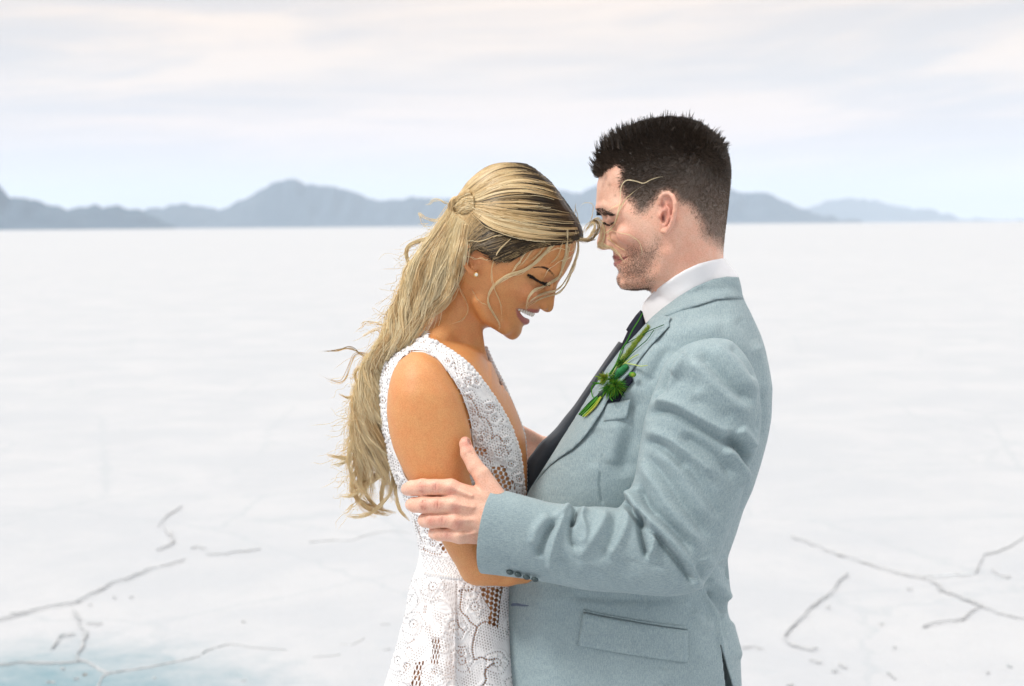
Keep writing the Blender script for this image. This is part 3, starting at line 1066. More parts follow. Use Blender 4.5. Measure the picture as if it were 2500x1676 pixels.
def bride_sdf(q):
    f = HB.sdf(q)
    w = np.abs(q[:, 2])
    qs = q.copy()
    qs[:, 2] = -w                                   # mirrored copy, near side
    # brow ridge, lids, cheek, wings of the nose
    f = smin(f, ell(qs, (1334, 697, -50), (17, 14, 15), 0.5), 8)               # closed eye ball under the lid
    f = smax(f, -ell(qs, (1352, 691, -36), (10, 6, 12), 0.5), 7)
    f = smin(f, chain(qs, [(1370, 668, -24, 6), (1350, 660, -58, 7), (1328, 662, -82, 5)]), 10)   # brow bone
    f = smin(f, ell(qs, (1286, 715, -72), (26, 18, 20), 0.4), 16)              # cheek lifted by the smile
    f = smin(f, ell(qs, (1327, 748, -17), (11, 9, 9), 0.6), 5)                 # nostril wing
    f = smax(f, -ell(qs, (1333, 760.5, -8), (7, 3.5, 4.5), 0.3), 2)            # nostril
    f = smax(f, -chain(qs, [(1320, 735, -36, 3), (1300, 737, -56, 4), (1268, 752, -74, 4), (1250, 778, -70, 3.5)]) , 4)   # smile fold
    # mouth
    upper = [(1312, 759, 0), (1307, 758.5, -14), (1294, 754, -31), (1276, 750, -50), (1257, 750, -69)]
    lower = [(1286, 786, 0), (1282, 785.5, -13), (1274, 780, -32), (1265, 769, -54), (1257, 752, -69)]
    cav = [(1303, 772, 0, 8), (1297, 771, -16, 8), (1285, 766, -35, 8), (1270, 759, -56, 5.5), (1261, 753, -68, 2.0)]
    f = smax(f, -chain(qs, cav), 2.5)
    f = smax(f, -ell(q, (1275, 765, 0), (24, 9, 44), 0.45), 3)
    f = smin(f, chain(qs, [(*p, r) for p, r in zip(upper, (5.6, 5.6, 5.2, 4.2, 2.6))]), 3)
    f = smin(f, chain(qs, [(*p, r) for p, r in zip(lower, (7.0, 7.0, 6.4, 5.0, 2.8))]), 3)
    # jaw edge
    f = smin(f, chain(qs, [(1232, 803, -42, 14), (1190, 775, -66, 16), (1168, 735, -84, 12)]), 16)
    # ear
    e = chain(qs, [(1158, 628, -118, 4), (1148, 603, -124, 5), (1132, 600, -134, 5.5), (1126, 618, -138, 5.5), (1134, 645, -134, 5.5), (1148, 664, -128, 6), (1161, 672, -122, 8)], 3)
    e = smin(e, ell(qs, (1146, 634, -117), (20, 34, 9), -0.35), 5)
    e = smin(e, chain(qs, [(1140, 614, -130, 3.5), (1146, 634, -131, 3.5), (1153, 652, -128, 3.5)]), 3)
    e = smax(e, -ell(qs, (1154, 636, -130), (7, 14, 9), -0.4), 3)
    e = smin(e, ell(qs, (1169, 640, -118), (6, 9, 8)), 4)
    f = smin(f, e, 4)
    # neck
    n = cone(q, (1130, 690, 0), (1106, 880, 0), 60, 66)
    n = smin(n, chain(qs, [(1140, 690, -58, 8), (1160, 780, -38, 8), (1178, 862, -16, 8)]), 18)       # the tendon
    n = smin(n, chain(qs, [(1090, 790, -30, 40), (1058, 850, -95, 36), (1030, 880, -170, 34)]), 26)     # trapezius
    f = smin(f, n, 12)
    tor = BR.sdf(q, 5 + 20 * np.clip((q[:, 1] - 1385) / 40, 0, 1))
    f = smin(f, tor, 24)
    f = smin(f, chain(qs, [(1178, 876, -22, 7), (1150, 872, -70, 8), (1100, 860, -130, 8), (1050, 858, -180, 8)]), 12)   # collar bone
    f = smax(f, -cone(qs, (1200, 905, 0), (1268, 1090, 0), 4, 9), 16)                                   # between the breasts
    ua = arm_b(q, 1)
    f = smin(f, ua, 22)
    f = smin(f, arm_b(q, -1), 22)
    return np.maximum(f, q[:, 1] - 1700)


lo, hi = (905, 400, -350), (1500, 1702, 350)
V, F = nets(bride_sdf, lo, hi, 2.6)
V = relax(V, F, 2, 0.4)
# skin colours: tan, paler where the bone is near, lips, lids, nostrils
tan = np.array([0.66, 0.315, 0.118])
C = np.tile(tan, (len(V), 1))
qa = V.copy()
qa[:, 2] = -np.abs(qa[:, 2])


def paint(C, m, c):
    m = np.clip(m, 0, 1)[:, None]
    return C * (1 - m) + np.array(c) * m


fall = lambda d, r: np.clip(1 - d / r, 0, 1)
C = paint(C, 0.35 * fall(np.linalg.norm(qa - (1285, 715, -80), axis=1), 50), (0.62, 0.22, 0.14))
C = paint(C, 0.4 * fall(np.linalg.norm(qa - (1150, 630, -128), axis=1), 60), (0.55, 0.16, 0.07))
uplip = chain(qa, [(1312, 759.5, 0, 6.5), (1307, 759, -14, 6.2), (1294, 754.5, -31, 5.4), (1276, 750.5, -50, 4.4), (1257, 750, -69, 2.8)])
lolip = chain(qa, [(1286, 786, 0, 8.4), (1282, 785.5, -13, 8.0), (1274, 780, -32, 7.0), (1265, 769, -54, 5.2), (1257, 752, -69, 2.8)])
C = paint(C, 1.0 - np.minimum(uplip, lolip) / 1.5, (0.42, 0.135, 0.115))
C = paint(C, 1.3 - np.abs(ell(qa, (1283, 766, -22), (18, 6, 36), 0.45)) / 3 * (ell(qa, (1275, 765, -10), (24, 9, 44), 0.45) > -1), (0.08, 0.02, 0.02)) * 1.0 if False else C
C = paint(C, 0.75 * fall(np.linalg.norm((qa - (1338, 684, -60)) / (1.3, 0.8, 1.3), axis=1), 20), (0.30, 0.12, 0.075))
C = paint(C, 0.55 * fall(np.linalg.norm((qa - (1330, 704, -60)) / (1.2, 0.6, 1.3), axis=1), 16), (0.22, 0.10, 0.07))
inm = (np.maximum(ell(qa, (1275, 765, 0), (24, 9, 44), 0.45), -99) < 2.2) & (uplip > 1) & (lolip > 1)
C[inm] = (0.05, 0.012, 0.012)
nos = np.linalg.norm((qa - (1333, 761, -9)) / (1.3, 0.8, 1), axis=1)
C = paint(C, 1.2 * fall(nos, 6.5), (0.12, 0.04, 0.03))
body = mesh_obj('body', V, F, m_skinf, bride, col=C)

# teeth
m_teeth = plain_mat('teeth', (0.80, 0.77, 0.70, 1), 0.2, 0.6)


def uvsphere(c, r, n=10, m=14, rot=0.0):
    th = np.linspace(0, math.pi, n)
    ph = np.linspace(0, 2 * math.pi, m + 1)[:-1]
    X = np.sin(th)[:, None] * np.cos(ph)
    Y = np.cos(th)[:, None] * np.ones(m)
    Z = np.sin(th)[:, None] * np.sin(ph)
    a = np.stack([X * r[0], Y * r[1], Z * r[2]], -1).reshape(-1, 3)
    cs, sn = math.cos(rot), math.sin(rot)
    a = np.column_stack([a[:, 0] * cs - a[:, 1] * sn, a[:, 0] * sn + a[:, 1] * cs, a[:, 2]])
    return a + np.asarray(c, float), grid_faces(n, m)


arch = spline([(1302.5, 767.5, -3), (1300.5, 768, -12), (1294, 766, -22), (1286, 763, -33), (1277, 759, -44), (1268, 755, -54)], 8)
pts = []
for i, a in enumerate(arch):
    for s in (1, -1):
        sz = (3.4, 6.4 - 0.28 * i, 4.3 - 0.1 * i)
        pts.append(uvsphere((a[0] - 0.8, a[1] + 0.5, a[2] * s), sz, rot=0.5))
V, F = merge(pts)
mesh_obj('teeth', V, F, m_teeth, bride)

# lashes and brow: fine tapering hairs
m_lash = plain_mat('lash_hair', (0.010, 0.007, 0.006, 1), 0.6)


def hairs(name, roots, dirs, lens, r0, material, parent, col=None, K_=5, bend=(0, 0, 0), tip=0.25):
    roots, dirs = np.asarray(roots, float), np.asarray(dirs, float)
    dirs = dirs / (np.linalg.norm(dirs, axis=1, keepdims=True) + 1e-9)
    t = np.linspace(0, 1, K_)
    ln = roots[:, None] + dirs[:, None] * (t[None, :, None] * np.asarray(lens)[:, None, None]) + np.asarray(bend)[None, None] * (t ** 2)[None, :, None] * np.asarray(lens)[:, None, None]
    rad = np.asarray(r0).reshape(-1, 1) * (1 - (1 - tip) * t)[None]
    rad = np.broadcast_to(rad, ln.shape[:2])
    V, F = tubes(ln, rad)
    cc = rep_col(col, K_) if col is not None else None
    return mesh_obj(name, V, F, material, parent, col=cc)


def on_surface(pts2, fun, start=-200.0, out=0.0):
    """march towards +w from the near side until the implicit body is met"""
    q = np.column_stack([np.asarray(pts2, float), np.full(len(pts2), start)])
    for _ in range(60):
        d = fun(q)
        q[:, 2] += np.clip(d * 0.8, -3, 12)
    q[:, 2] -= out
    return q


for s in (1, -1):
    lid = spline(cm((700, 232), (800, 285), (880, 345), (960, 385), (1060, 402)), 46)
    r = on_surface(lid, bride_sdf, -160, 0.3)
    dr = np.column_stack([-0.25 + 0.7 * np.linspace(0, 1, 46), 0.75 + 0 * r[:, 0], -0.55 + 0 * r[:, 0]])
    r2 = r.copy()
    r2[:, 2] *= s
    dr[:, 2] *= s
    ro = np.repeat(r2, 3, 0) + rng.normal(0, 0.7, (138, 3))
    di = np.repeat(dr, 3, 0) + rng.normal(0, 0.12, (138, 3))
    hairs('eyelashes', ro, di, rng.uniform(8, 15, 138), np.full(138, 1.15), m_lash, bride, bend=(0.25, -0.2, 0))
    bl = spline(cm((810, 112), (900, 98), (1000, 112), (1100, 165), (1200, 260)), 90)
    thick = np.interp(np.linspace(0, 1, 90), [0, 0.5, 0.85, 1], [0.6, 2.2, 3.6, 2.8])
    rr = np.repeat(bl, 4, 0) + np.column_stack([rng.normal(0, 1, 360) * 0.5, rng.uniform(-1, 1, 360) * np.repeat(thick, 4)])
    r = on_surface(rr, bride_sdf, -160, 0.2)
    r[:, 2] *= s
    tg = -np.gradient(bl, axis=0)
    tg /= np.linalg.norm(tg, axis=1, keepdims=True)
    di = np.column_stack([np.repeat(tg, 4, 0) + (0.1, -0.35), np.full(360, -0.15 * s)])
    hairs('eyebrow', r, di, rng.uniform(4, 8, 360), np.full(360, 0.55), m_lash if False else plain_mat('brow_hair', (0.06, 0.03, 0.016, 1), 0.6), bride)

# ---------------------------------------------------------------- earring
m_gold = plain_mat('gold', (0.75, 0.52, 0.22, 1), 0.25, metal=1.0)
m_gem = plain_mat('clear_stone', (0.85, 0.84, 0.80, 1), 0.08, 0.9)
ear = empty('earring', tuple(P([(1163, 671, -131)])[0]))
tag(ear, 'small gold stud with a pale stone in the ear of the woman', 'earring')
V, F = uvsphere((1162.5, 671, -131), (6.4, 6.4, 3.0), 12, 20)
mesh_obj('setting', V, F, m_gold, ear)
V, F = uvsphere((1163, 671, -134), (3.9, 3.9, 3.2), 8, 8)
mesh_obj('stone', V, F, m_gem, ear, smooth=False)

# ================================================================== the lace dress
neck_u = np.array([(1046, 829), (1069, 840), (1110, 865), (1148, 896), (1182, 938), (1217, 989), (1244, 1038), (1258, 1075), (1267, 1103), (1271, 1127), (1277, 1180), (1281, 1222), (1290, 1240)], float)
armhole = smooth_closed(c3((300, 180), (355, 172), (405, 180), (500, 230), (570, 330), (640, 470), (680, 620), (725, 740), (745, 860), (700, 1000), (640, 1120), (420, 1150), (280, 1095), (215, 940),
                           (180, 850), (150, 720), (135, 600), (140, 450), (165, 340), (215, 230)), 160)
slits = dict(k='slit')


def lace(Q):
    """openness 0..1 and raised thread height of the lace at (u, v)"""
    hole = np.zeros(len(Q))
    rel = np.zeros(len(Q))
    sheer = np.zeros(len(Q))

    def lattice(poly, dx, dy, rx, ry, rot=0.0, soft=1.2):
        m = inside(Q, poly)
        q = Q[m] - np.asarray(poly, float)[:, :2].mean(0)
        cs, sn = math.cos(rot), math.sin(rot)
        x, y = q[:, 0] * cs + q[:, 1] * sn, -q[:, 0] * sn + q[:, 1] * cs
        row = np.round(y / dy)
        x = x + (row % 2) * dx / 2
        ex, ey = x - np.round(x / dx) * dx, y - row * dy
        d = (np.sqrt((ex / rx) ** 2 + (ey / ry) ** 2) - 1) * min(rx, ry)
        # neighbouring row centres
        hole[m] = np.maximum(hole[m], np.clip(0.5 - d / soft, 0, 1))

    def dots(pts, sp=6.2, r=2.1, closed=False):
        ln = spline(pts, 6 * len(pts))
        if closed:
            ln = smooth_closed(pts, 40)
            ln = np.vstack([ln, ln[:1]])
        L = np.linalg.norm(np.diff(ln, axis=0), axis=1).sum()
        lo, hi = ln.min(0) - 12, ln.max(0) + 12
        m = (Q[:, 0] > lo[0]) & (Q[:, 0] < hi[0]) & (Q[:, 1] > lo[1]) & (Q[:, 1] < hi[1])
        d, t = seg_dist(Q[m], ln)
        off = (t * L) % sp - sp / 2
        rr = np.hypot(d, off)
        hole[m] = np.maximum(hole[m], np.clip((r + 0.5 - rr) / 1.2, 0, 1))
        rel[m] += 1.6 * np.exp(-((d - 5) / 2.5) ** 2)

    def flower(c, R=14.0):
        a = np.linspace(0, 2 * math.pi, 9)[:-1]
        dots([(c[0] + R * 0.62 * math.cos(t), c[1] + R * 0.62 * math.sin(t)) for t in a], 5.2, 1.5, True)
        d = np.hypot(Q[:, 0] - c[0], Q[:, 1] - c[1])
        hole[:] = np.maximum(hole, np.clip((2.6 - d) / 1.2, 0, 1))
        an = np.arctan2(Q[:, 1] - c[1], Q[:, 0] - c[0])
        pet = R * (1.25 + 0.3 * np.cos(5 * an))
        rel[:] += 2.2 * np.exp(-((d - pet) / 3) ** 2) * (d < 3 * R)

    def line(pts, amp=1.8, r=2.6, sh=0.0):
        ln = spline(pts, 6 * len(pts))
        lo, hi = ln.min(0) - 12, ln.max(0) + 12
        m = (Q[:, 0] > lo[0]) & (Q[:, 0] < hi[0]) & (Q[:, 1] > lo[1]) & (Q[:, 1] < hi[1])
        d, t = seg_dist(Q[m], ln)
        rel[m] += amp * np.exp(-(d / r) ** 2)
        if sh:
            sheer[m] = np.maximum(sheer[m], sh * np.clip((r - d) / 1.2 + 0.5, 0, 1))

    # bodice
    dots(c3((650, 485), (700, 485), (740, 530), (770, 590), (775, 630), (800, 635), (830, 650), (855, 690), (875, 740), (870, 790), (895, 770), (920, 770), (950, 820), (975, 870), (985, 900)))
    dots(c3((590, 200), (610, 260), (628, 335), (672, 340)), 13, 1.9)
    dots(c3((770, 560), (730, 640), (735, 720), (745, 790)), 9, 1.7)
    dots(c3((985, 900), (1000, 880), (1010, 870)), 5, 1.8)
    flower(c3((815, 755))[0][:2]); flower(c3((920, 885))[0][:2]); flower(c3((715, 590))[0][:2], 11); flower(c3((700, 390))[0][:2], 11); flower(c3((870, 560))[0][:2], 10)
    flower(c3((1005, 965))[0][:2], 11)
    lattice(c3((745, 820), (765, 850), (840, 850), (845, 895), (760, 910)), 11, 9, 3.8, 4.4, 0.2)
    lattice(c3((865, 990), (930, 975), (975, 985), (985, 1050), (1020, 1090), (1005, 1160), (955, 1155), (905, 1110), (865, 1050)), 13.5, 9.5, 4.6, 5.6, 0.25)
    lattice(c3((1010, 1080), (1050, 1090), (1060, 1190), (1020, 1180)), 12, 14, 1.6, 6, 0.05)
    dots(c3((870, 960), (830, 920), (790, 905)), 8, 2.0)
    for p in [c3((560, 230), (640, 300), (700, 400), (690, 470)), c3((760, 400), (830, 480), (860, 560), (850, 640)), c3((900, 600), (950, 700), (960, 800)), c3((640, 380), (600, 300)),
              c3((780, 670), (840, 660), (870, 720), (850, 800), (790, 820), (760, 770), (780, 670)), c3((880, 830), (950, 830), (970, 900), (930, 960), (880, 930), (880, 830))]:
        line(p)
    # waist
    dots(c4((345, 900), (375, 980), (415, 1085)), 5.5, 1.8)
    dots(c4((420, 1155), (490, 1195), (580, 1212)), 6, 1.9)
    lattice(c4((575, 1110), (625, 1120), (640, 1195), (590, 1200)), 12, 12, 4, 5.5)
    wb = smooth_closed(c4((410, 1180), (500, 1205), (600, 1225), (690, 1240), (770, 1400), (650, 1395), (520, 1375), (430, 1330)), 60)
    m = inside(Q, wb)
    x, y = Q[m, 0], Q[m, 1]
    pat = np.sin(x * 0.85 + 1.3 * np.sin(y * 0.5)) * np.sin(y * 0.8 + 1.1 * np.sin(x * 0.45))
    hole[m] = np.maximum(hole[m], np.clip((pat - 0.35) * 1.6, 0, 0.75))
    rel[m] += 1.2 * pat
    line(c4((415, 1190), (500, 1212), (600, 1232), (700, 1245)), 2.4, 3)
    line(c4((430, 1345), (520, 1385), (650, 1402), (780, 1408)), 2.4, 3)
    # skirt
    dots(c7((910, 610), (950, 592), (1000, 590), (1060, 578)), 7.5, 2.4)
    dots(c7((950, 600), (942, 680), (932, 770), (960, 825), (1010, 862), (1030, 900), (1080, 940), (1110, 960), (1150, 925), (1200, 910)), 6.0, 2.4)
    dots(c7((1110, 960), (1100, 1000), (1080, 1070), (1065, 1180), (1090, 1290), (1150, 1270), (1220, 1300), (1280, 1290)), 6.0, 2.5)
    dots(c7((1280, 1330), (1210, 1380), (1190, 1440), (1200, 1500), (1165, 1568)), 5.6, 2.6)
    dots(c7((905, 890), (915, 950), (940, 980), (975, 1010)), 5.4, 2.0)
    dots(c7((980, 1290), (1010, 1360), (1040, 1420)), 6, 1.7)
    dots(c7((905, 1160), (940, 1170), (990, 1160)), 5, 1.8)
    flower(c7((1085, 755))[0][:2], 16); flower(c7((942, 1225))[0][:2], 13); flower(c7((415, 1375))[0][:2], 12); flower(c7((685, 1430))[0][:2], 10)
    lattice(c7((1125, 556), (1370, 556), (1350, 690), (1325, 980), (1290, 960), (1215, 930), (1215, 880), (1250, 800), (1195, 720), (1150, 640)), 14.0, 9.5, 4.8, 6.4, -0.55)
    lattice(c7((668, 1085), (748, 1100), (742, 1250), (718, 1370), (635, 1335), (668, 1240)), 6.6, 12.5, 1.7, 7.0, 0.08)
    lattice(c7((490, 1340), (615, 1310), (560, 1400), (550, 1580), (455, 1580), (480, 1440)), 8.2, 13, 2.3, 7.6, 0.12)
    lattice(c7((490, 660), (520, 660), (520, 740), (480, 740)), 5, 12, 0.9, 5.5, 0.12)
    lattice(c7((570, 750), (605, 750), (605, 830), (570, 830)), 4.2, 7, 1.1, 2.8, 0.1)
    for a, z in (((910, 660), (780, 640)), ((890, 880), (860, 860))):
        pass
    dots(c7((410, 1140), (440, 1130), (485, 1100)), 5.5, 1.6)
    dots(c7((400, 1190), (440, 1180), (470, 1222)), 5.5, 1.6)
    # sheer pinkish bands between the solid petals of the big flower
    cx, cy = c7((590, 790))[0][:2]
    an = np.arctan2(Q[:, 1] - cy, Q[:, 0] - cx)
    dd = np.hypot(Q[:, 0] - cx, Q[:, 1] - cy)
    ray = np.cos(an * 13 + 0.6 * np.sin(dd * 0.09)) ** 8 * np.clip((dd - 12) / 8, 0, 1) * np.clip((62 - dd) / 14, 0, 1)
    msk = (Q[:, 0] < 1108) & (Q[:, 1] > 1420)
    sheer[:] = np.maximum(sheer, 0.5 * ray * msk)
    rel[:] -= 1.2 * ray * msk
    zs = c7((780, 500), (900, 530), (900, 700), (900, 880), (860, 1120), (900, 1220), (880, 1568), (760, 1568), (800, 1300), (790, 1120), (850, 860), (830, 720), (760, 640))
    m = inside(Q, zs)
    st = 0.5 + 0.5 * np.sin(Q[m, 0] * 1.15 + 0.16 * Q[m, 1])
    br = 0.5 + 0.5 * np.sin(Q[m, 1] * 0.45 + 1.2 * np.round(Q[m, 0] / 5.5))
    sheer[m] = np.maximum(sheer[m], np.clip(0.25 + 0.6 * st * br, 0, 0.8))
    for p in [c7((640, 720), (740, 690), (840, 780), (850, 880), (790, 930)), c7((640, 960), (660, 1060), (760, 1090), (800, 990), (720, 920)), c7((500, 740), (380, 900), (370, 1050), (430, 1140), (500, 1050), (560, 900)),
              c7((480, 480), (560, 640), (600, 720)), c7((780, 480), (700, 620), (640, 720)), c7((360, 1300), (345, 1420), (390, 1540), (480, 1540)), c7((560, 1400), (650, 1350), (740, 1400), (760, 1500)),
              c7((760, 1160), (820, 1190), (800, 1240), (740, 1240))]:
        line(p, 2.2, 2.4, 0.35)
    # dense openwork filling the ground between the traced motifs
    r_ = np.random.default_rng(21)
    busy = np.zeros(len(Q), bool)
    grid = []
    for gy in range(850, 1340, 44):
        for gx in range(930, 1300, 42):
            grid.append((gx + r_.uniform(-12, 12) + (gy // 44 % 2) * 20, gy + r_.uniform(-12, 12), r_.uniform(8, 12.5)))
    for gy in range(1440, 1800, 84):
        for gx in range(940, 1300, 80):
            grid.append((gx + r_.uniform(-12, 12) + (gy // 84 % 2) * 38, gy + r_.uniform(-12, 12), r_.uniform(15, 20)))
    old = hole.copy()
    dn = np.full(len(Q), 1e9)
    for gx, gy, R in grid:
        d = np.hypot(Q[:, 0] - gx, Q[:, 1] - gy)
        m = d < 2.3 * R
        if not m.any() or old[m].mean() > 0.07 or (1340 < gy < 1412):
            continue
        flower((gx, gy), R)
        dn = np.minimum(dn, d / R)
        if R > 14:      # a big flower: petals cut by sheer rays
            an = np.arctan2(Q[:, 1] - gy, Q[:, 0] - gx)
            ry = np.clip(np.cos(an * 8 + gx), 0, 1) ** 10 * np.clip((d - 6) / 4, 0, 1) * np.clip((R * 1.5 - d) / 4, 0, 1)
            sheer[:] = np.maximum(sheer, 0.7 * ry)
            rel[:] += 2.0 * np.abs(np.cos(an * 4 + gx / 2)) * np.exp(-((d - R * 0.9) / (R * 0.5)) ** 2)
        a = np.linspace(0, 2 * math.pi, 13)[:-1]
        dots([(gx + R * (1.75 + 0.22 * math.cos(5 * t)) * math.cos(t), gy + R * (1.75 + 0.22 * math.cos(5 * t)) * math.sin(t)) for t in a], 6.4, 1.35, True)
    x, y = Q[:, 0] * 0.94 + Q[:, 1] * 0.34, -Q[:, 0] * 0.34 + Q[:, 1] * 0.94
    row = np.round(y / 6.2)
    xx = x + (row % 2) * 3.4
    ex, ey = xx - np.round(xx / 6.8) * 6.8, y - row * 6.2
    pin = np.clip((2.1 - np.hypot(ex, ey)) / 1.2, 0, 1)
    free = (dn > 2.0) & ~((Q[:, 1] > 1345) & (Q[:, 1] < 1412))
    blot = np.sin(Q[:, 0] * 0.061 + 1.3 * np.sin(Q[:, 1] * 0.043)) * np.sin(Q[:, 1] * 0.057 + 1.1 * np.sin(Q[:, 0] * 0.05))
    hole[:] = np.maximum(hole, pin * free * np.clip(0.42 + 1.1 * blot, 0, 0.8))
    rel[:] += 0.5 * free * np.cos(x * 0.92) * np.cos(y * 1.0)
    return hole, rel, sheer


def dress_grid(rows_v, nnear, nfar):
    th = np.r_[np.linspace(math.pi, 0, nnear, endpoint=False), np.linspace(0, -math.pi, nfar, endpoint=False)]
    rows_v = np.asarray(rows_v, float)
    uL, uR, wc, b, p = [x[:, None] for x in BR.at(rows_v)]
    c, s = np.cos(th)[None], np.sin(th)[None]
    u = (uL + uR) / 2 + (uR - uL) / 2 * np.sign(c) * np.abs(c) ** (2 / p)
    w = wc - b * np.sign(s) * np.abs(s) ** (2 / p)
    v = np.broadcast_to(rows_v[:, None], u.shape)
    return np.stack([u, v, w], -1)


m_dress, t, b = mat('white_lace')
g = t.n('ShaderNodeTexCoord')
at = t.n('ShaderNodeAttribute', dict(attribute_name='Hole'))
n1 = t.n('ShaderNodeTexNoise', Vector=g.outputs['Object'], Scale=900.0, Detail=2.0)
n2 = t.n('ShaderNodeTexNoise', Vector=g.outputs['Object'], Scale=60.0, Detail=4.0)
c = t.mix(t.ramp(n2.outputs[0], 0.35, 0.7), (0.78, 0.77, 0.78, 1), (0.86, 0.855, 0.86, 1))
t.set(b.inputs['Base Color'], c)
b.inputs['Roughness'].default_value = 0.85
b.inputs['Specular IOR Level'].default_value = 0.2
b.inputs['Subsurface Weight'].default_value = 0.0
bp = t.n('ShaderNodeBump', Height=n1.outputs[0], Strength=0.5, Distance=0.0012)
t.set(b.inputs['Normal'], bp.outputs[0])
inv = t.math('SUBTRACT', 1.0, at.outputs['Fac'])
t.set(b.inputs['Alpha'], inv)

rv = np.r_[np.arange(827, 1712, 1.9), np.arange(1716, 3400, 14)]
Gd = dress_grid(rv, 470, 120)
n, m = Gd.shape[:2]
Q = Gd[:, :, :2].reshape(-1, 2)
w = Gd[:, :, 2].reshape(-1)
hole, rel, sheer = lace(Q)
fine_ = Q[:, 1] < 1710
hole, rel, sheer = hole * fine_, rel * fine_, sheer * fine_
nearm = (w < 0)
N = grid_normals(Gd).reshape(-1, 3)
sg = np.sign((N * np.column_stack([Q[:, 0] - 1110, 0 * w, w])).sum(1))
N *= sg[:, None]
# drape of the skirt
sk = np.clip((Q[:, 1] - 1400) / 160, 0, 1)
amp = 0.9 * (3 + 9 * np.clip((Q[:, 1] - 1400) / 500, 0, 1)) * sk
drape = amp * (np.sin((Q[:, 0] - 0.10 * (Q[:, 1] - 1400)) / 17.0 + 1.4) * 0.45 + np.sin((Q[:, 0] + 0.22 * (Q[:, 1] - 1400)) / 41.0 + 0.4))
foldline = 1116 + 0.0 * Q[:, 1]
drape += 11 * sk * np.clip((foldline + 3 - Q[:, 0]) / 7, 0, 1) * np.clip((Q[:, 0] - 1000) / 90, 0, 1)
bod = folds(Q, [(c3((680, 640), (760, 760), (900, 900), (1060, 1000)), 16, 3.0), (c3((730, 800), (820, 900), (1000, 1000)), 8, -2.5), (c3((640, 300), (760, 480), (860, 700)), 22, 2.5),
                (c4((880, 330), (1000, 420), (1200, 520)), 10, 2.5), (c3((150, 760), (200, 950), (260, 1150)), 6, 1.5)])
off = np.where(nearm, rel * 0.75 + drape + bod, 0)
Vd = Gd.reshape(-1, 3) + N * off[:, None]
# lie on the shoulder, never inside it
top = (Vd[:, 1] < 905) & ~inside(Vd[:, :2], armhole)
adist, _ = seg_dist(Vd[:, :2], armhole, True)
top = (Vd[:, 1] < 1140) & (Vd[:, 2] < 0) & (Vd[:, 0] < 1290) & ((Vd[:, 1] < 905) | (adist < 14)) & ((sdist(Vd[:, :2], armhole) < 12))
top |= (Vd[:, 1] < 905) & (Vd[:, 2] >= 0)
ti = np.where(top)[0]
for _ in range(5):
    q = Vd[ti]
    d = bride_sdf(q)
    bad = d < 3.5
    if not bad.any():
        break
    q, d, ii_ = q[bad], d[bad], ti[bad]
    gr = np.stack([bride_sdf(q + e) - d for e in np.eye(3) * 2.0], 1)
    gr /= np.linalg.norm(gr, axis=1, keepdims=True) + 1e-9
    Vd[ii_] += gr * np.clip(3.7 - d, 0, 7)[:, None]
fa = grid_faces(n, m)
fc = Vd[fa].mean(1)
nu = np.interp(fc[:, 1], neck_u[:, 1], neck_u[:, 0])
isn = fc[:, 2] < 0
keep = np.ones(len(fa), bool)
keep &= ~(isn & (fc[:, 0] > nu) & (fc[:, 1] < 1236))
mir_nu = (fc[:, 2] > 0) & (fc[:, 2] < np.where(fc[:, 1] < 940, 90, 24)) & (fc[:, 0] > 1100) & (fc[:, 1] < 1236)
keep &= ~mir_nu
keep &= ~((sdist(fc[:, :2], armhole) > np.where(fc[:, 1] < 900, 2.0, 0.0)) & ((np.abs(fc[:, 2]) > 60)))
keep &= ~((fc[:, 1] < 905) & (np.abs(fc[:, 2]) < 92) & (fc[:, 0] < 1120))
keep &= ~((fc[:, 1] < 850) & (fc[:, 2] > 0) & (np.abs(fc[:, 2]) < 60))
fa = fa[keep]
alpha = np.where(nearm, np.maximum(hole, sheer * 0.55), 0.0)
used = np.zeros(len(Vd), bool)
used[fa.ravel()] = True
re = np.cumsum(used) - 1
dress = mesh_obj('lace_dress', Vd[used], re[fa], m_dress, bride, alpha=alpha[used])
dress['label'] = 'sleeveless white floral lace dress with deep neckline'

# scalloped edging, row of beads at the waist, piping of the armhole
m_trim = plain_mat('lace_edging', (0.82, 0.815, 0.82, 1), 0.85, 0.2, 0.12, 700, bump=0.001)


def dress_w(q):
    wv = BR.width(q[:, 0], q[:, 1])
    q3 = np.column_stack([q, wv])
    for _ in range(4):
        d = bride_sdf(q3)
        q3[:, 2] -= np.clip(3 - d, 0, 8) * (q3[:, 1] < 905)
    return q3[:, 2]


parts = []
ne = spline(neck_u[1:-1], 46)
wv = dress_w(ne)
for i, (p, w_) in enumerate(zip(ne, wv)):
    parts.append(uvsphere((p[0] - 2, p[1], w_ - 0.5), (7.6 + 0.8 * math.sin(i * 2.1), 7.2, 4.5), 7, 10))
bk = spline([(1062, 834), (1038, 828), (1003, 833), (969, 853), (944, 880), (930, 930), (927, 972), (930, 1020), (938, 1069), (952, 1127), (969, 1175)], 50)
for i, p in enumerate(bk):
    w_ = np.interp(p[1], [828, 850, 900, 960, 1200], [-120, -110, -70, -40, -30])
    if i < 16:
        w_ = dress_w(np.array([[p[0], p[1] + 7]]))[0]
    parts.append(uvsphere((p[0] + 2.5, p[1] + 2.5, w_), (6.6, 6.6, 8), 7, 10))
fe = spline([(1186, 852), (1204, 893), (1226, 935), (1245, 978), (1264, 1024), (1278, 1066), (1281, 1120), (1282, 1180), (1281, 1222)], 42)
for p in fe:
    parts.append(uvsphere((p[0] + 0.5, p[1], 26), (6, 6.6, 7), 7, 10))
fe3 = np.column_stack([fe[:, 0] - 3, fe[:, 1], np.full(len(fe), 32.0)])[None]
parts.append(tubes(fe3, np.full((1, len(fe)), 6.5), 8))
V, F = merge(parts)
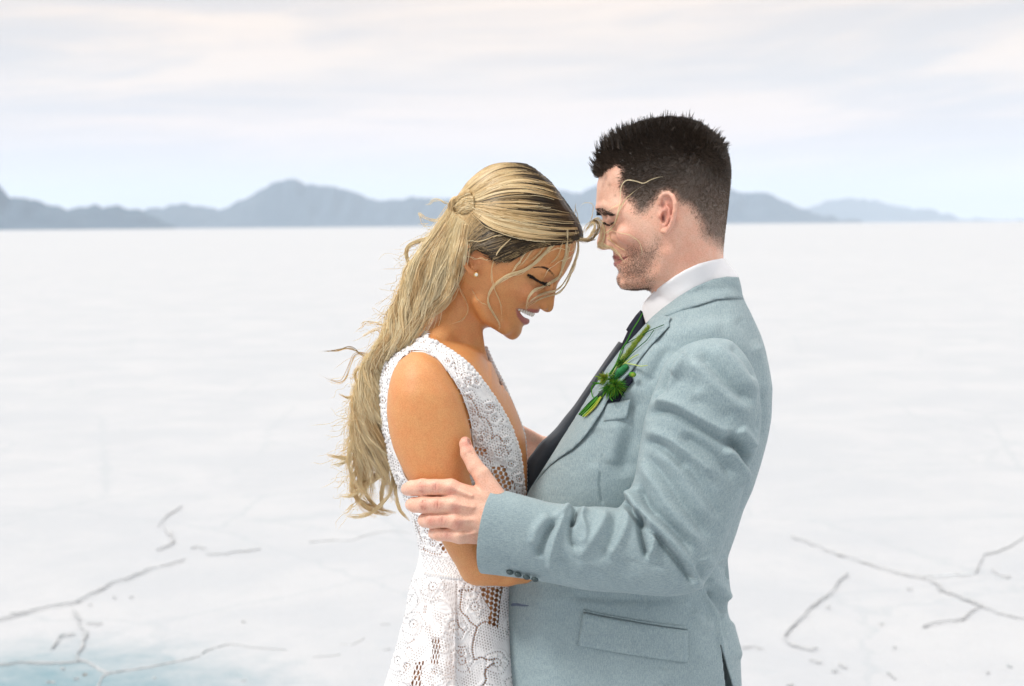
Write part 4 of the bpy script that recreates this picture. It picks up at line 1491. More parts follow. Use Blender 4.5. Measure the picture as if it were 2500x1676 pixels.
mesh_obj('scalloped_edging', V, F, m_trim, dress)
parts = []
for p in spline(c4((440, 1385), (480, 1398), (560, 1412), (650, 1420), (770, 1428)), 15):
    w_ = BR.width(np.array([p[0]]), np.array([p[1]]))[0]
    parts.append(uvsphere((p[0], p[1], w_ - 3), (4.2, 5.2, 4), 8, 10))
V, F = merge(parts)
mesh_obj('waist_beads', V, F, m_trim, dress)
ah = armhole[(armhole[:, 1] < 1185)]
ah = np.roll(ah, -int(np.argmax(np.linalg.norm(np.diff(ah, axis=0, append=ah[:1]), axis=1))) - 1, axis=0)
wa = dress_w(ah)
ln = np.column_stack([ah, wa])[None]
V, F = tubes(ln, np.full((1, len(ah)), 2.4), 6)
mesh_obj('armhole_piping', V, F, m_trim, dress)

# ================================================================== the bride's hair
m_hair = hair_mat('blonde_hair', 0.36, 0.28)
hair_poly = [(1424, 578), (1420, 556), (1408, 530), (1390, 508), (1374, 484), (1356, 457), (1335, 438), (1310, 415), (1279, 401), (1240, 397), (1203, 405), (1166, 425), (1139, 446), (1122, 474), (1100, 500),
             (1082, 545), (1072, 600), (1074, 655), (1090, 700), (1112, 742), (1140, 770), (1180, 800), (1230, 812), (1270, 800), (1320, 752), (1352, 745), (1364, 690), (1390, 662), (1408, 620)]
hair_ctrl = [(1400, 560, 66), (1370, 560, 90), (1340, 590, 110), (1345, 530, 104), (1300, 500, 124), (1240, 470, 120), (1180, 480, 104), (1130, 530, 90), (1110, 600, 106), (1150, 640, 124),
             (1200, 600, 137), (1250, 560, 137), (1310, 560, 122), (1240, 640, 126), (1320, 640, 88), (1352, 690, 30), (1280, 740, 60), (1200, 740, 90), (1120, 680, 104), (1290, 440, 100), (1210, 430, 84)]
HC = Inflate(hair_poly, hair_ctrl, n=300, h=3.0, reg=0.01)
cap_mask = smooth_closed([(1432, 590), (1424, 577), (1400, 576), (1356, 580), (1313, 586), (1275, 603), (1240, 622), (1204, 622), (1172, 594), (1142, 592), (1131, 606), (1122, 630), (1112, 670), (1100, 700), (1085, 715), (1070, 700), (1050, 640), (1050, 500), (1120, 380), (1280, 370), (1420, 450)], 160)


def cap_sdf(q):
    return smax(HC.sdf(q), -sdist(q[:, :2], cap_mask), 5)


V, F = nets(cap_sdf, (1040, 385, -160), (1440, 790, 160), 3.0)
V = relax(V, F, 1, 0.4)
blond, mid, root, ash = np.array([0.985, 0.80, 0.48]), np.array([0.74, 0.52, 0.26]), np.array([0.045, 0.030, 0.017]), np.array([0.99, 0.87, 0.60])
fr = np.clip((V[:, 0] - 1150) / 240, 0, 1)
ang = np.sin(V[:, 1] * 0.23 + 3 * np.sin(V[:, 0] * 0.011) + 2.2 * np.sin(V[:, 1] * 0.05))
k = np.clip(0.45 - 0.55 * fr + 0.25 * ang, 0.0, 1)
low_ = np.clip((V[:, 1] - 560) / 30, 0, 1)
k = k * (1 - low_)
C = root * (1 - k[:, None]) + mid * 0.55 * k[:, None]
mesh_obj('hair', V, F, m_hair, bride, col=C)

GUIDES = [
    ([(1424, 580), (1390, 590), (1340, 592), (1290, 588), (1240, 577), (1190, 556), (1160, 532), (1140, 512), (1112, 508)], 0.15),
    ([(1424, 572), (1380, 578), (1330, 576), (1270, 566), (1210, 550), (1165, 524), (1142, 508), (1112, 505)], 0.9),
    ([(1420, 556), (1370, 556), (1310, 550), (1250, 540), (1195, 527), (1160, 512), (1140, 505), (1112, 502)], 1.0),
    ([(1412, 538), (1360, 534), (1300, 528), (1240, 520), (1190, 510), (1150, 502), (1112, 500)], 0.55),
    ([(1400, 520), (1350, 508), (1290, 502), (1235, 500), (1185, 500), (1145, 498), (1112, 497)], 0.65),
    ([(1388, 502), (1330, 484), (1270, 478), (1215, 482), (1170, 492), (1140, 496), (1112, 495)], 0.35),
    ([(1372, 480), (1320, 462), (1260, 456), (1210, 464), (1172, 480), (1140, 490), (1112, 493)], 1.0),
    ([(1352, 452), (1305, 440), (1250, 438), (1205, 450), (1168, 470), (1140, 484), (1112, 490)], 0.9),
    ([(1330, 432), (1290, 420), (1245, 419), (1205, 430), (1170, 452), (1142, 474), (1112, 486)], 0.2),
    ([(1305, 413), (1270, 404), (1235, 403), (1200, 412), (1165, 433), (1140, 456), (1120, 478)], 0.8),
    ([(1285, 402), (1255, 398), (1220, 400), (1185, 413), (1155, 434), (1136, 452), (1120, 474)], 0.7)]


def resamp(gd, K_):
    return np.stack([spline(p, K_) for p, _ in gd]), np.array([c for _, c in gd])


K_ = 26
Gs, Gc = resamp(GUIDES, K_)


def cap_strands(M_, side, r_):
    s = r_.random(M_)
    nclump = 74
    cl = np.floor(s * nclump)
    s = (cl + 0.5 + (s * nclump - cl - 0.5) * 0.82) / nclump
    x = s * (len(Gs) - 1)
    i = np.minimum(x.astype(int), len(Gs) - 2)
    f = (x - i)
    line = Gs[i] * (1 - f)[:, None, None] + Gs[i + 1] * f[:, None, None]
    lumin = Gc[i] * (1 - f) + Gc[i + 1] * f
    cr_ = np.random.default_rng(5).normal(0, 0.36, nclump + 1)[cl.astype(int)]
    t = np.linspace(0, 1, K_)
    ph = r_.random(nclump + 1)[cl.astype(int)] * 6.28
    line = line + np.stack([0 * line[:, :, 0], (1.6 * np.sin(t[None] * 9 + ph[:, None]) + r_.normal(0, 1.0, (M_, 1)) * (0.5 + 0.8 * np.sin(math.pi * t)[None]))], -1)
    a0 = r_.uniform(0, 0.12, M_)
    hgt = r_.uniform(0.5, 6.5, M_) * np.clip(1.2 - np.abs(s * nclump - cl - 0.5) * 1.2, 0.3, 1)
    wv = HC.width(line[:, :, 0].ravel(), line[:, :, 1].ravel()).reshape(M_, K_)
    w = -(wv + hgt[:, None] * np.sin(math.pi * np.clip(t * 0.9 + 0.08, 0, 1))[None])
    # gather to the knot at the back
    g_ = np.clip((t - 0.80) / 0.2, 0, 1)[None]
    w = w * (1 - g_) + np.minimum(w - 2, -30 - hgt[:, None] * 1.5) * g_
    L3 = np.concatenate([line, w[:, :, None]], -1)
    if side < 0:
        L3[:, :, 2] *= -1
    lum = lumin[:, None] + cr_[:, None] + r_.normal(0, 0.12, (M_, 1))
    rt = np.clip(1.0 - t / 0.42, 0, 1)[None] * 0.85
    lum = np.clip(lum - rt * (1.0 + 0.5 * r_.random((M_, 1))) + 0.12 * np.clip((t - 0.5) * 2, 0, 1), 0, 1.15)
    lum = lum[:, :, None]
    c = np.where(lum < 0.5, root + (mid - root) * lum * 2, mid + (blond - mid) * (lum - 0.5) * 2)
    c = np.where(lum > 1.0, blond + (ash - blond) * (lum - 1.0) * 3, c)
    rad = np.full((M_, K_), 1.0) * r_.uniform(0.7, 1.25, (M_, 1))
    rad[:, 0] *= 0.4
    return L3, rad, c


def add_strands(name, groups, parent, material):
    parts, cols = [], []
    for L3, rad, c in groups:
        V, F = tubes(L3, rad)
        parts.append((V, F))
        cols.append(rep_col(c, L3.shape[1]))
    V, F = merge(parts)
    return mesh_obj(name, V, F, material, parent, col=np.vstack(cols))


groups = [cap_strands(4600, 1, rng), cap_strands(1500, -1, rng)]


# under layer: from the temple down over the ear to the nape
UG = [([(1400, 588), (1350, 596), (1300, 606), (1262, 624), (1240, 634)], 0.1), ([(1380, 584), (1320, 590), (1268, 606), (1228, 622), (1205, 632)], 0.0), ([(1330, 582), (1270, 590), (1222, 606), (1192, 616), (1176, 606)], 0.0),
      ([(1280, 576), (1230, 582), (1190, 592), (1165, 596), (1148, 590)], 0.05), ([(1200, 545), (1172, 562), (1152, 580), (1138, 600), (1128, 640)], 0.25), ([(1165, 520), (1150, 545), (1138, 575), (1126, 610), (1118, 660)], 0.35),
      ([(1145, 512), (1132, 540), (1120, 580), (1110, 630), (1104, 690)], 0.6), ([(1128, 508), (1112, 545), (1098, 590), (1088, 640), (1080, 700)], 0.95)]
Us, Uc = resamp(UG, 16)
M_ = 1500
s = rng.random(M_) * (len(Us) - 1)
i = np.minimum(s.astype(int), len(Us) - 2)
f = s - i
line = Us[i] * (1 - f)[:, None, None] + Us[i + 1] * f[:, None, None] + rng.normal(0, 2.2, (M_, 1, 2)) + np.cumsum(rng.normal(0, 0.8, (M_, 16, 2)), axis=1)
lum = np.clip(Uc[i] * (1 - f) + Uc[i + 1] * f + rng.normal(0, 0.13, M_), 0, 1)[:, None]
c = np.where(lum < 0.5, root + (mid - root) * lum * 2, mid + (blond - mid) * (lum - 0.5) * 2)
wv = np.maximum(HC.width(line[:, :, 0].ravel(), line[:, :, 1].ravel()), 20).reshape(M_, 16)
w = -(wv + rng.uniform(0.5, 4, (M_, 1)))
w2 = w.copy()
groups.append((np.concatenate([line, w[:, :, None]], -1), np.full((M_, 16), 1.0), c))
groups.append((np.concatenate([line[:500], -w[:500, :, None]], -1), np.full((500, 16), 1.0), c[:500]))


def lock(center, n_, r0, r1, lum, r_, K_=None, wave=(0, 1, 0), rad=0.95, spread_end=1.0, lumvar=0.16, rootdark=0.0, flat=0.6, frizz=1.1):
    """a lock: n_ strands round a centre line (k,3)"""
    ctr = np.asarray(center, float)
    K_ = K_ or len(ctr)
    t = np.linspace(0, 1, K_)
    amp, freq, ph = wave
    T = np.gradient(ctr, axis=0)
    T /= np.linalg.norm(T, axis=1, keepdims=True) + 1e-9
    N1 = np.stack([-T[:, 1], T[:, 0], 0 * T[:, 0]], 1)
    N1 /= np.linalg.norm(N1, axis=1, keepdims=True) + 1e-9
    N2 = np.cross(T, N1)
    env = np.clip(t * 3, 0, 1) * (0.55 + 0.95 * t)
    ctr = ctr + N1 * (amp * env * np.sin(freq * 6.283 * t + ph))[:, None] + N2 * (amp * 0.7 * env * np.cos(freq * 6.283 * t + ph))[:, None]
    a = r_.random(n_) * 6.283
    rr = np.sqrt(r_.random(n_))
    ra = (r0 + (r1 - r0) * t)[None] * rr[:, None] * (1 + 0.25 * r_.normal(0, 1, (n_, 1)) * t[None] * spread_end)
    tw = a[:, None] + t[None] * r_.normal(0.8, 0.5, (n_, 1))
    L3 = ctr[None] + N1[None] * (ra * np.cos(tw))[:, :, None] + N2[None] * (ra * flat * np.sin(tw))[:, :, None]
    if frizz:
        f1, f2 = r_.uniform(1.5, 5, (2, n_, 1))
        p1, p2 = r_.uniform(0, 6.28, (2, n_, 1))
        am = frizz * r_.gamma(1.6, 0.6, (n_, 1)) * np.clip(t * 4, 0, 1)[None]
        L3 = L3 + N1[None] * (am * np.sin(f1 * 6.28 * t[None] + p1))[:, :, None] + N2[None] * (am * np.sin(f2 * 6.28 * t[None] + p2))[:, :, None]
    end = r_.uniform(0.82, 1.0, n_)
    rad_ = np.full((n_, K_), rad) * r_.uniform(0.7, 1.2, (n_, 1)) * np.clip((end[:, None] - t[None]) / 0.12 + 0.15, 0.05, 1)
    lm = np.clip(lum * 1.06 + r_.normal(0, lumvar, (n_, 1)) - rootdark * np.clip(1 - t * 3, 0, 1)[None], 0, 1.2)[:, :, None] * np.ones((1, K_, 1))
    c = np.where(lm < 0.5, root + (mid - root) * lm * 2, mid + (blond - mid) * (lm - 0.5) * 2)
    c = np.where(lm > 1.0, blond + (ash - blond) * np.minimum((lm - 1.0) * 5, 1.0), c)
    return L3, rad_, c


# knot and twist at the back of the head
for a_, b_, lum in (((1158, 490, -98), (1106, 516, -48), 1.0), ((1150, 474, -88), (1108, 505, -44), 0.9), ((1158, 504, -100), (1114, 526, -56), 0.95), ((1150, 488, 60), (1106, 512, 10), 0.8)):
    m_ = ((a_[0] + b_[0]) / 2 - 2, (a_[1] + b_[1]) / 2 - 5, (a_[2] + b_[2]) / 2 - 16 * np.sign(-a_[2]))
    groups.append(lock(spline([a_, m_, b_], 18), 150, 12, 9, lum, rng, wave=(2, 1.0, 1.0), flat=0.8))
ang_ = np.linspace(0, 4 * math.pi, 60)
for k_ in range(3):
    rx = 13 + 1.5 * k_
    ctr = np.column_stack([1114 + rx * 0.8 * np.cos(ang_ + k_) , 506 + (17 + k_) * np.sin(ang_ + k_), -58 - 12 * np.cos(ang_ * 0.5 + k_)])
    groups.append(lock(ctr, 90, 5.5, 5, 0.95 - 0.12 * k_, rng))

# baby hairs along the hairline and temple
bh_ = spline([(1404, 586), (1356, 586), (1313, 593), (1275, 610), (1240, 630), (1212, 631)], 420)
r_b = bh_ + rng.normal(0, 3.0, bh_.shape) + (0, -3)
qb = on_surface(r_b, lambda a: np.minimum(bride_sdf(a), cap_sdf(a)), -190, 0.5)
db = np.column_stack([-0.8 + rng.normal(0, 0.35, 420), 0.45 + rng.normal(0, 0.3, 420), rng.normal(-0.1, 0.15, 420)])
hairs('baby_hair', qb, db, rng.uniform(7, 20, 420), np.full(420, 0.5), m_hair, bride, col=np.tile(root * 2.2, (420, 1)) * rng.uniform(0.6, 3.0, (420, 1)), K_=5, bend=(-0.2, 0.3, 0), tip=0.2)

# the long hair
Lg = spline([(1104, 512), (1062, 572), (1018, 632), (990, 695), (968, 760), (950, 830), (905, 895), (880, 975), (868, 1060), (862, 1140), (876, 1215), (935, 1258)], 60)
Rg = spline([(1142, 552), (1134, 605), (1120, 670), (1092, 728), (1050, 776), (990, 822), (945, 868), (930, 940), (928, 1030), (944, 1110), (962, 1175), (978, 1230)], 60)
wtop = np.interp(Lg[:, 1], [510, 600, 700, 800, 880, 960, 1260], [0, -10, -20, -20, -10, 0, 0])
nl = 74
for i in range(nl):
    s = (i + 0.5) / nl
    s = (s * 7.31) % 1.0
    near_ = rng.random() < 0.72
    base = Lg * (1 - s) + Rg * s
    stop = int(rng.integers(44, 60))
    base = base[:stop]
    vv_ = base[:, 1]
    if near_:
        w = np.interp(vv_, [510, 560, 640, 760, 840, 900, 1260], [-40, -70, -92, -95, -100, -40, -20]) * rng.uniform(0.85, 1.12)
    else:
        w = np.interp(vv_, [510, 560, 640, 760, 900, 1260], [30, 60, 80, 70, 60, 50]) * rng.uniform(0.5, 0.9)
    q = np.column_stack([base, w])
    if near_:
        mm = (vv_ < 872)
        for _ in range(5):
            d = bride_sdf(q[mm])
            q[mm, 2] -= np.clip(7 + 6 * rng.random() - d, 0, 14)
    lum = np.clip(1.14 + rng.normal(0, 0.13) - (0.42 if rng.random() < 0.22 else 0), 0.4, 1.25)
    if s > 0.8:
        lum -= 0.22 * rng.random()
    wv = (rng.uniform(7, 19), rng.uniform(2.2, 3.8), rng.random() * 6.28)
    n_ = int(rng.integers(28, 54))
    groups.append(lock(q, n_, rng.uniform(9, 14), rng.uniform(2.5, 6), lum, rng, wave=wv, rad=0.85, spread_end=1.8, lumvar=0.11, frizz=1.4))
    groups.append(lock(q, max(4, n_ // 8), 20, 14, lum + 0.1, rng, wave=(wv[0] * 1.2, wv[1] * 1.1, wv[2] + 0.5), rad=0.55, spread_end=1.8, frizz=3.5))

# traced curls and fly-aways beyond the mass
stray = [
    (c8((730, -20), (640, 20), (560, 50), (480, 82), (455, 125), (468, 190), (485, 250), (470, 300)), 34, 5, 3, -20, 1.0),
    (c8((740, 10), (600, 70), (520, 170), (470, 300), (430, 340)), 40, 7, 4, -10, 1.0),
    (c8((360, 700), (280, 715), (205, 730), (182, 765), (198, 820), (190, 860), (150, 885), (100, 868)), 30, 4.5, 3, -10, 0.9),
    (c8((340, 735), (265, 740), (236, 775), (244, 830), (232, 885), (200, 918), (165, 905)), 26, 4, 2.6, 0, 0.8),
    (c8((355, 700), (290, 702), (230, 668), (170, 626), (100, 632), (0, 656)), 5, 1.5, 4, -20, 0.3),
    (c8((350, 690), (300, 660), (200, 655), (165, 700), (120, 790), (60, 790), (0, 760)), 4, 1.5, 6, -10, 0.7),
    (c8((400, 470), (330, 500), (240, 488), (190, 540)), 3, 2, 5, -20, 1.0),
    (c8((415, 350), (380, 400), (345, 470), (330, 540)), 3, 1.5, 3, -20, 0.3),
    (c8((470, 300), (400, 330), (400, 400), (310, 560), (300, 640)), 3, 1.5, 3, -20, 1.0),
    (c8((230, 560), (300, 525), (340, 560), (375, 580), (350, 650), (300, 690)), 4, 2, 4, -20, 1.0),
    (c8((310, 850), (262, 900), (246, 960), (262, 1030), (255, 1090)), 22, 5, 3, 0, 0.75),
    (c8((300, 800), (230, 900), (205, 1000), (215, 1100), (190, 1170)), 26, 6, 4, 10, 0.9),
    (c8((340, 1060), (270, 1150), (180, 1200), (110, 1200), (40, 1180)), 26, 8, 4, 0, 0.95),
    (c8((340, 1120), (240, 1180), (150, 1215), (60, 1242)), 16, 7, 6, 0, 1.1),
    (c8((300, 1000), (200, 1080), (150, 1150), (90, 1160)), 8, 4, 5, 0, 1.1),
    (c8((400, 1150), (330, 1280), (250, 1345), (170, 1392), (100, 1398)), 28, 6, 4, -10, 1.0),
    (c8((330, 1150), (220, 1230), (172, 1320), (200, 1410), (260, 1470), (340, 1500), (385, 1488)), 34, 5, 3, 0, 0.9),
    (c8((370, 1180), (280, 1300), (180, 1350), (176, 1390), (230, 1440), (320, 1470)), 28, 5, 4, 10, 0.8),
    (c8((390, 1280), (360, 1400), (280, 1480), (200, 1505), (135, 1500)), 16, 4, 4, 0, 1.1),
    (c8((385, 1180), (395, 1360), (425, 1470), (470, 1532)), 26, 5, 2.5, -10, 0.85),
    (c8((360, 1120), (350, 1280), (320, 1400), (330, 1490)), 34, 7, 4, 0, 0.8),
    (c8((330, 1100), (260, 1230), (240, 1360), (300, 1460), (400, 1490)), 34, 6, 4, 20, 0.9),
    (c8((260, 1350), (180, 1440), (130, 1500)), 6, 3, 4, 0, 1.1),
    (c1((160, 440), (80, 500), (30, 520), (-40, 500), (-90, 460), (-60, 540), (0, 560)), 4, 2, 4, 0, 1.1),
    (c1((220, 420), (120, 380), (40, 360), (-40, 400)), 3, 2, 4, -10, 1.1)]
for pts, n_, r0, r1, w0, lum in stray:
    ln = spline(pts, 34)
    q = np.column_stack([ln, w0 + 6 * np.sin(np.linspace(0, 5, 34) + n_)])
    groups.append(lock(q, n_, r0, r1, lum, rng, wave=(1.5, 1.5, n_), rad=0.85, spread_end=1.6))
# flyaways, single hairs
for i in range(230):
    j = int(rng.integers(4, 56))
    p0 = Lg[j] + rng.normal(0, 8, 2)
    d = np.array([-0.8, 0.25]) + rng.normal(0, 0.4, 2)
    L_ = rng.uniform(20, 75)
    pts = [p0, p0 + d * L_ * 0.4 + rng.normal(0, 6, 2), p0 + d * L_ * 0.75 + rng.normal(0, 9, 2) + (0, 8), p0 + d * L_ + rng.normal(0, 12, 2) + (0, 14)]
    ln = spline(pts, 16)
    groups.append(lock(np.column_stack([ln, np.full(16, rng.uniform(-60, 40))]), 1, 0.5, 1, 1.1, rng, rad=0.5))
for i in range(60):
    x = rng.random() * (len(Gs) - 1)
    j = min(int(x), len(Gs) - 2)
    base = Gs[j] * (1 - (x - j)) + Gs[j + 1] * (x - j)
    a_, b_ = sorted(rng.integers(0, K_, 2))
    if b_ - a_ < 6:
        continue
    seg = spline(base[a_:b_] + rng.normal(0, 2.0, (b_ - a_, 2)).cumsum(0) * 0.35, 14)
    w = -(HC.width(seg[:, 0], seg[:, 1]) + 7 + 5 * np.sin(np.linspace(0, 3.14, 14)))
    groups.append(lock(np.column_stack([seg, w]), 1, 0.5, 0.5, 1.0, rng, rad=0.6))

face = [
    (c1((1095, 590), (1085, 760), (1055, 900), (1010, 985), (930, 1032), (850, 1065), (792, 1120), (768, 1180), (768, 1242)), 26, 3.6, 2.6, 1.1),
    (c1((1175, 640), (1178, 760), (1130, 900), (1075, 1010), (1003, 1078), (900, 1102), (820, 1150), (778, 1200), (768, 1240)), 18, 3.0, 2.4, 1.15),
    (c1((1160, 600), (1185, 740), (1140, 900), (1085, 1030), (1005, 1100), (900, 1136), (800, 1182), (770, 1226)), 16, 3.0, 2.2, 1.15),
    (c1((1000, 660), (930, 760), (860, 830), (760, 905), (640, 945), (560, 992), (492, 1062), (460, 1140), (475, 1210), (520, 1290), (555, 1350), (548, 1392)), 26, 4.2, 2.2, 1.1),
    (c1((1010, 690), (900, 800), (780, 900), (660, 955), (560, 1012), (505, 1060)), 14, 3, 2.0, 1.0),
    (c1((800, 690), (765, 760), (720, 840), (670, 910), (640, 945)), 12, 2.6, 2, 1.0),
    (c1((660, 650), (565, 740), (518, 820), (492, 900), (492, 985), (520, 1080), (560, 1180), (576, 1290), (555, 1350)), 7, 1.6, 1.2, 0.9),
    (c1((210, 640), (300, 682), (420, 682), (520, 645), (640, 635)), 9, 1.8, 1.4, 1.0),
    (c1((265, 800), (400, 826), (520, 832), (640, 860)), 2, 1.0, 0.8, 1.0),
    (c1((205, 980), (250, 1080), (296, 1190), (290, 1270), (240, 1330), (150, 1350)), 3, 1.2, 1.0, 1.0),
    (c1((330, 1060), (380, 1150), (440, 1190), (470, 1210)), 2, 1.0, 0.8, 0.8),
    (c1((1150, 620), (1160, 720), (1130, 800), (1000, 865), (940, 920), (880, 1015)), 3, 1.2, 0.8, 1.0),
    (c1((1090, 640), (1150, 700), (1120, 770), (1010, 740), (900, 810), (800, 900), (680, 960), (600, 970)), 3, 1.2, 0.8, 1.0),
    (c1((860, 690), (800, 780), (740, 860), (690, 900)), 6, 2.2, 1.2, 0.8),
    (c1((940, 680), (900, 740), (850, 800), (790, 850)), 8, 3, 2, 0.7),
    (c1((1060, 650), (1040, 740), (1000, 820), (940, 880)), 6, 3, 2, 0.8),
    (c1((1120, 640), (1110, 740), (1085, 840), (1050, 920)), 10, 4, 3, 1.0)]
fgroups = []
for pts, n_, r0, r1, lum in face:
    K2 = 34
    ln = spline(pts, K2)
    q = on_surface(ln, lambda a: np.minimum(bride_sdf(a), cap_sdf(a)), -190, 4.0)
    # the hair bridges hollows: pull towards the viewer side envelope and keep it smooth
    w = np.minimum(q[:, 2], -6)
    ker = np.hanning(9); ker /= ker.sum()
    ws_ = np.convolve(np.pad(w, 4, mode='edge'), ker, 'valid')
    q[:, 2] = np.minimum(w, ws_) - 1.5
    g_ = lock(q, max(2, int(n_ * 0.6)), r0 * 0.75, r1 * 0.85, lum, rng, rad=0.7, flat=0.5, spread_end=0.7)
    g_[1][:, :3] *= np.array([0.15, 0.4, 0.75])
    fgroups.append(g_)
add_strands('hair_strands', groups, bride, m_hair)
add_strands('loose_strands', fgroups, bride, m_hair)

# ================================================================== the groom
groom = empty('person', (0.22, 0.0, 0.0))
tag(groom, 'dark-haired man in a light grey suit and navy tie holding the woman', 'person', 'the couple')
m_skinm = skin_mat('fair_skin', 0.12)

hg_poly = [(1462, 432), (1458, 450), (1456, 480), (1455, 498), (1457, 510), (1463, 521), (1470, 531), (1469, 545), (1464, 565), (1459, 583), (1457, 596), (1461, 606), (1472, 611),
           (1486, 609.5), (1495, 611), (1497, 620), (1499, 627), (1497.5, 633), (1500, 640), (1499.5, 648), (1505, 655), (1511.5, 663), (1508, 672), (1505, 681), (1508, 692), (1516, 701), (1530, 706.5),
           (1550, 709), (1576, 707), (1592, 718), (1600, 760), (1606, 822), (1690, 830), (1775, 822), (1772, 700), (1766, 625), (1769, 575), (1775, 520), (1780, 460), (1778, 410), (1768, 372), (1748, 342), (1718, 318), (1684, 304),
           (1640, 298), (1590, 304), (1540, 322), (1498, 352), (1472, 388), (1463, 412)]
hg_ctrl = [(1620, 400, 124), (1700, 420, 122), (1745, 450, 96), (1640, 335, 86), (1545, 395, 98), (1500, 430, 82), (1478, 450, 56), (1474, 490, 50), (1500, 480, 78), (1530, 490, 94), (1580, 520, 112),
           (1640, 520, 122), (1700, 520, 112), (1750, 520, 70), (1492, 536, 60), (1480, 536, 38), (1475, 548, 14), (1476, 570, 16), (1465, 595, 13), (1490, 598, 26), (1498, 580, 46), (1520, 555, 82), (1520, 590, 72),
           (1545, 590, 90), (1580, 590, 104), (1620, 630, 102), (1600, 600, 106), (1570, 660, 82), (1530, 640, 56), (1512, 628, 30), (1508, 650, 26), (1518, 680, 28), (1540, 693, 44), (1575, 690, 62), (1610, 680, 86),
           (1640, 700, 84), (1690, 700, 92), (1690, 790, 96), (1630, 780, 70), (1680, 600, 106), (1740, 600, 70), (1750, 680, 60), (1720, 640, 92)]
HG = Inflate(hg_poly, hg_ctrl, n=420, h=2.5, reg=0.004)


def head_g(q):
    f = HG.sdf(q)
    qs = q.copy()
    qs[:, 2] = -np.abs(q[:, 2])
    f = smin(f, chain(qs, [(1462, 508, -14, 8), (1478, 503, -48, 9), (1508, 512, -76, 8)]), 10)        # brow bone
    f = smax(f, -ell(qs, (1480, 532, -40), (10, 9, 14)), 8)
    f = smin(f, ell(qs, (1496, 536, -50), (14, 12, 14)), 6)                                            # lid
    f = smin(f, ell(qs, (1490, 600, -19), (11, 9, 9)), 5)                                              # nostril wing
    f = smax(f, -ell(qs, (1479, 609, -9), (8, 3.5, 4.5), -0.1), 2)
    f = smax(f, -chain(qs, [(1499, 596, -36, 3), (1514, 610, -54, 3), (1528, 630, -62, 2.5)]), 12)
    f = smin(f, ell(qs, (1532, 576, -82), (28, 20, 17), 0.3), 20)
    f = smin(f, chain(qs, [(1500, 628, 0, 5), (1503, 629, -14, 4.5), (1514, 631.5, -32, 3.5), (1530, 627, -48, 2)]), 3)
    f = smin(f, chain(qs, [(1503, 645, 0, 5.5), (1506, 645, -14, 5), (1516, 641, -32, 4), (1530, 629, -48, 2)]), 3)
    f = smax(f, -chain(qs, [(1495, 637.5, 0, 1.3), (1504, 637.5, -18, 1.5), (1516, 636, -36, 1.5), (1534, 627, -54, 2.0)]), 1.5)
    f = smin(f, chain(qs, [(1524, 694, -34, 12), (1572, 690, -62, 14), (1608, 664, -84, 14), (1622, 620, -96, 12)]), 16)   # jaw edge
    f = smin(f, chain(qs, [(1648, 600, -96, 12), (1622, 680, -66, 12), (1600, 740, -24, 10)]), 18)                          # neck tendon
    # ear
    hel = [(1611, 497, -122, 5), (1611, 483, -124, 5.5), (1620, 474, -127, 5.5), (1632, 472, -132, 5.5), (1643, 480, -138, 5.5), (1648, 497, -142, 6), (1647, 518, -142, 6), (1643, 538, -138, 6),
           (1636, 554, -132, 6), (1626, 566, -127, 7), (1618, 565, -121, 6)]
    e = ell(qs, (1629, 520, -119), (19, 46, 9), 0.06)
    e = smin(e, chain(qs, hel, 2), 3)
    e = smax(e, -chain(qs, [(1617, 490, -136, 3), (1626, 484, -139, 3.5), (1636, 490, -143, 3.5), (1640, 512, -145, 3)]), 3)
    e = smin(e, chain(qs, [(1624, 500, -131, 3.5), (1634, 512, -135, 4), (1634, 530, -134, 4), (1626, 547, -129, 4)]), 3)
    e = smax(e, -ell(qs, (1621, 532, -132), (8.5, 17, 19), 0.15), 2.5)
    e = smax(e, -ell(qs, (1619, 501, -133), (6.5, 12, 12), -0.3), 2.5)
    e = smin(e, ell(qs, (1611, 527, -121), (5, 8, 8)), 3)
    return smin(f, e, 4)


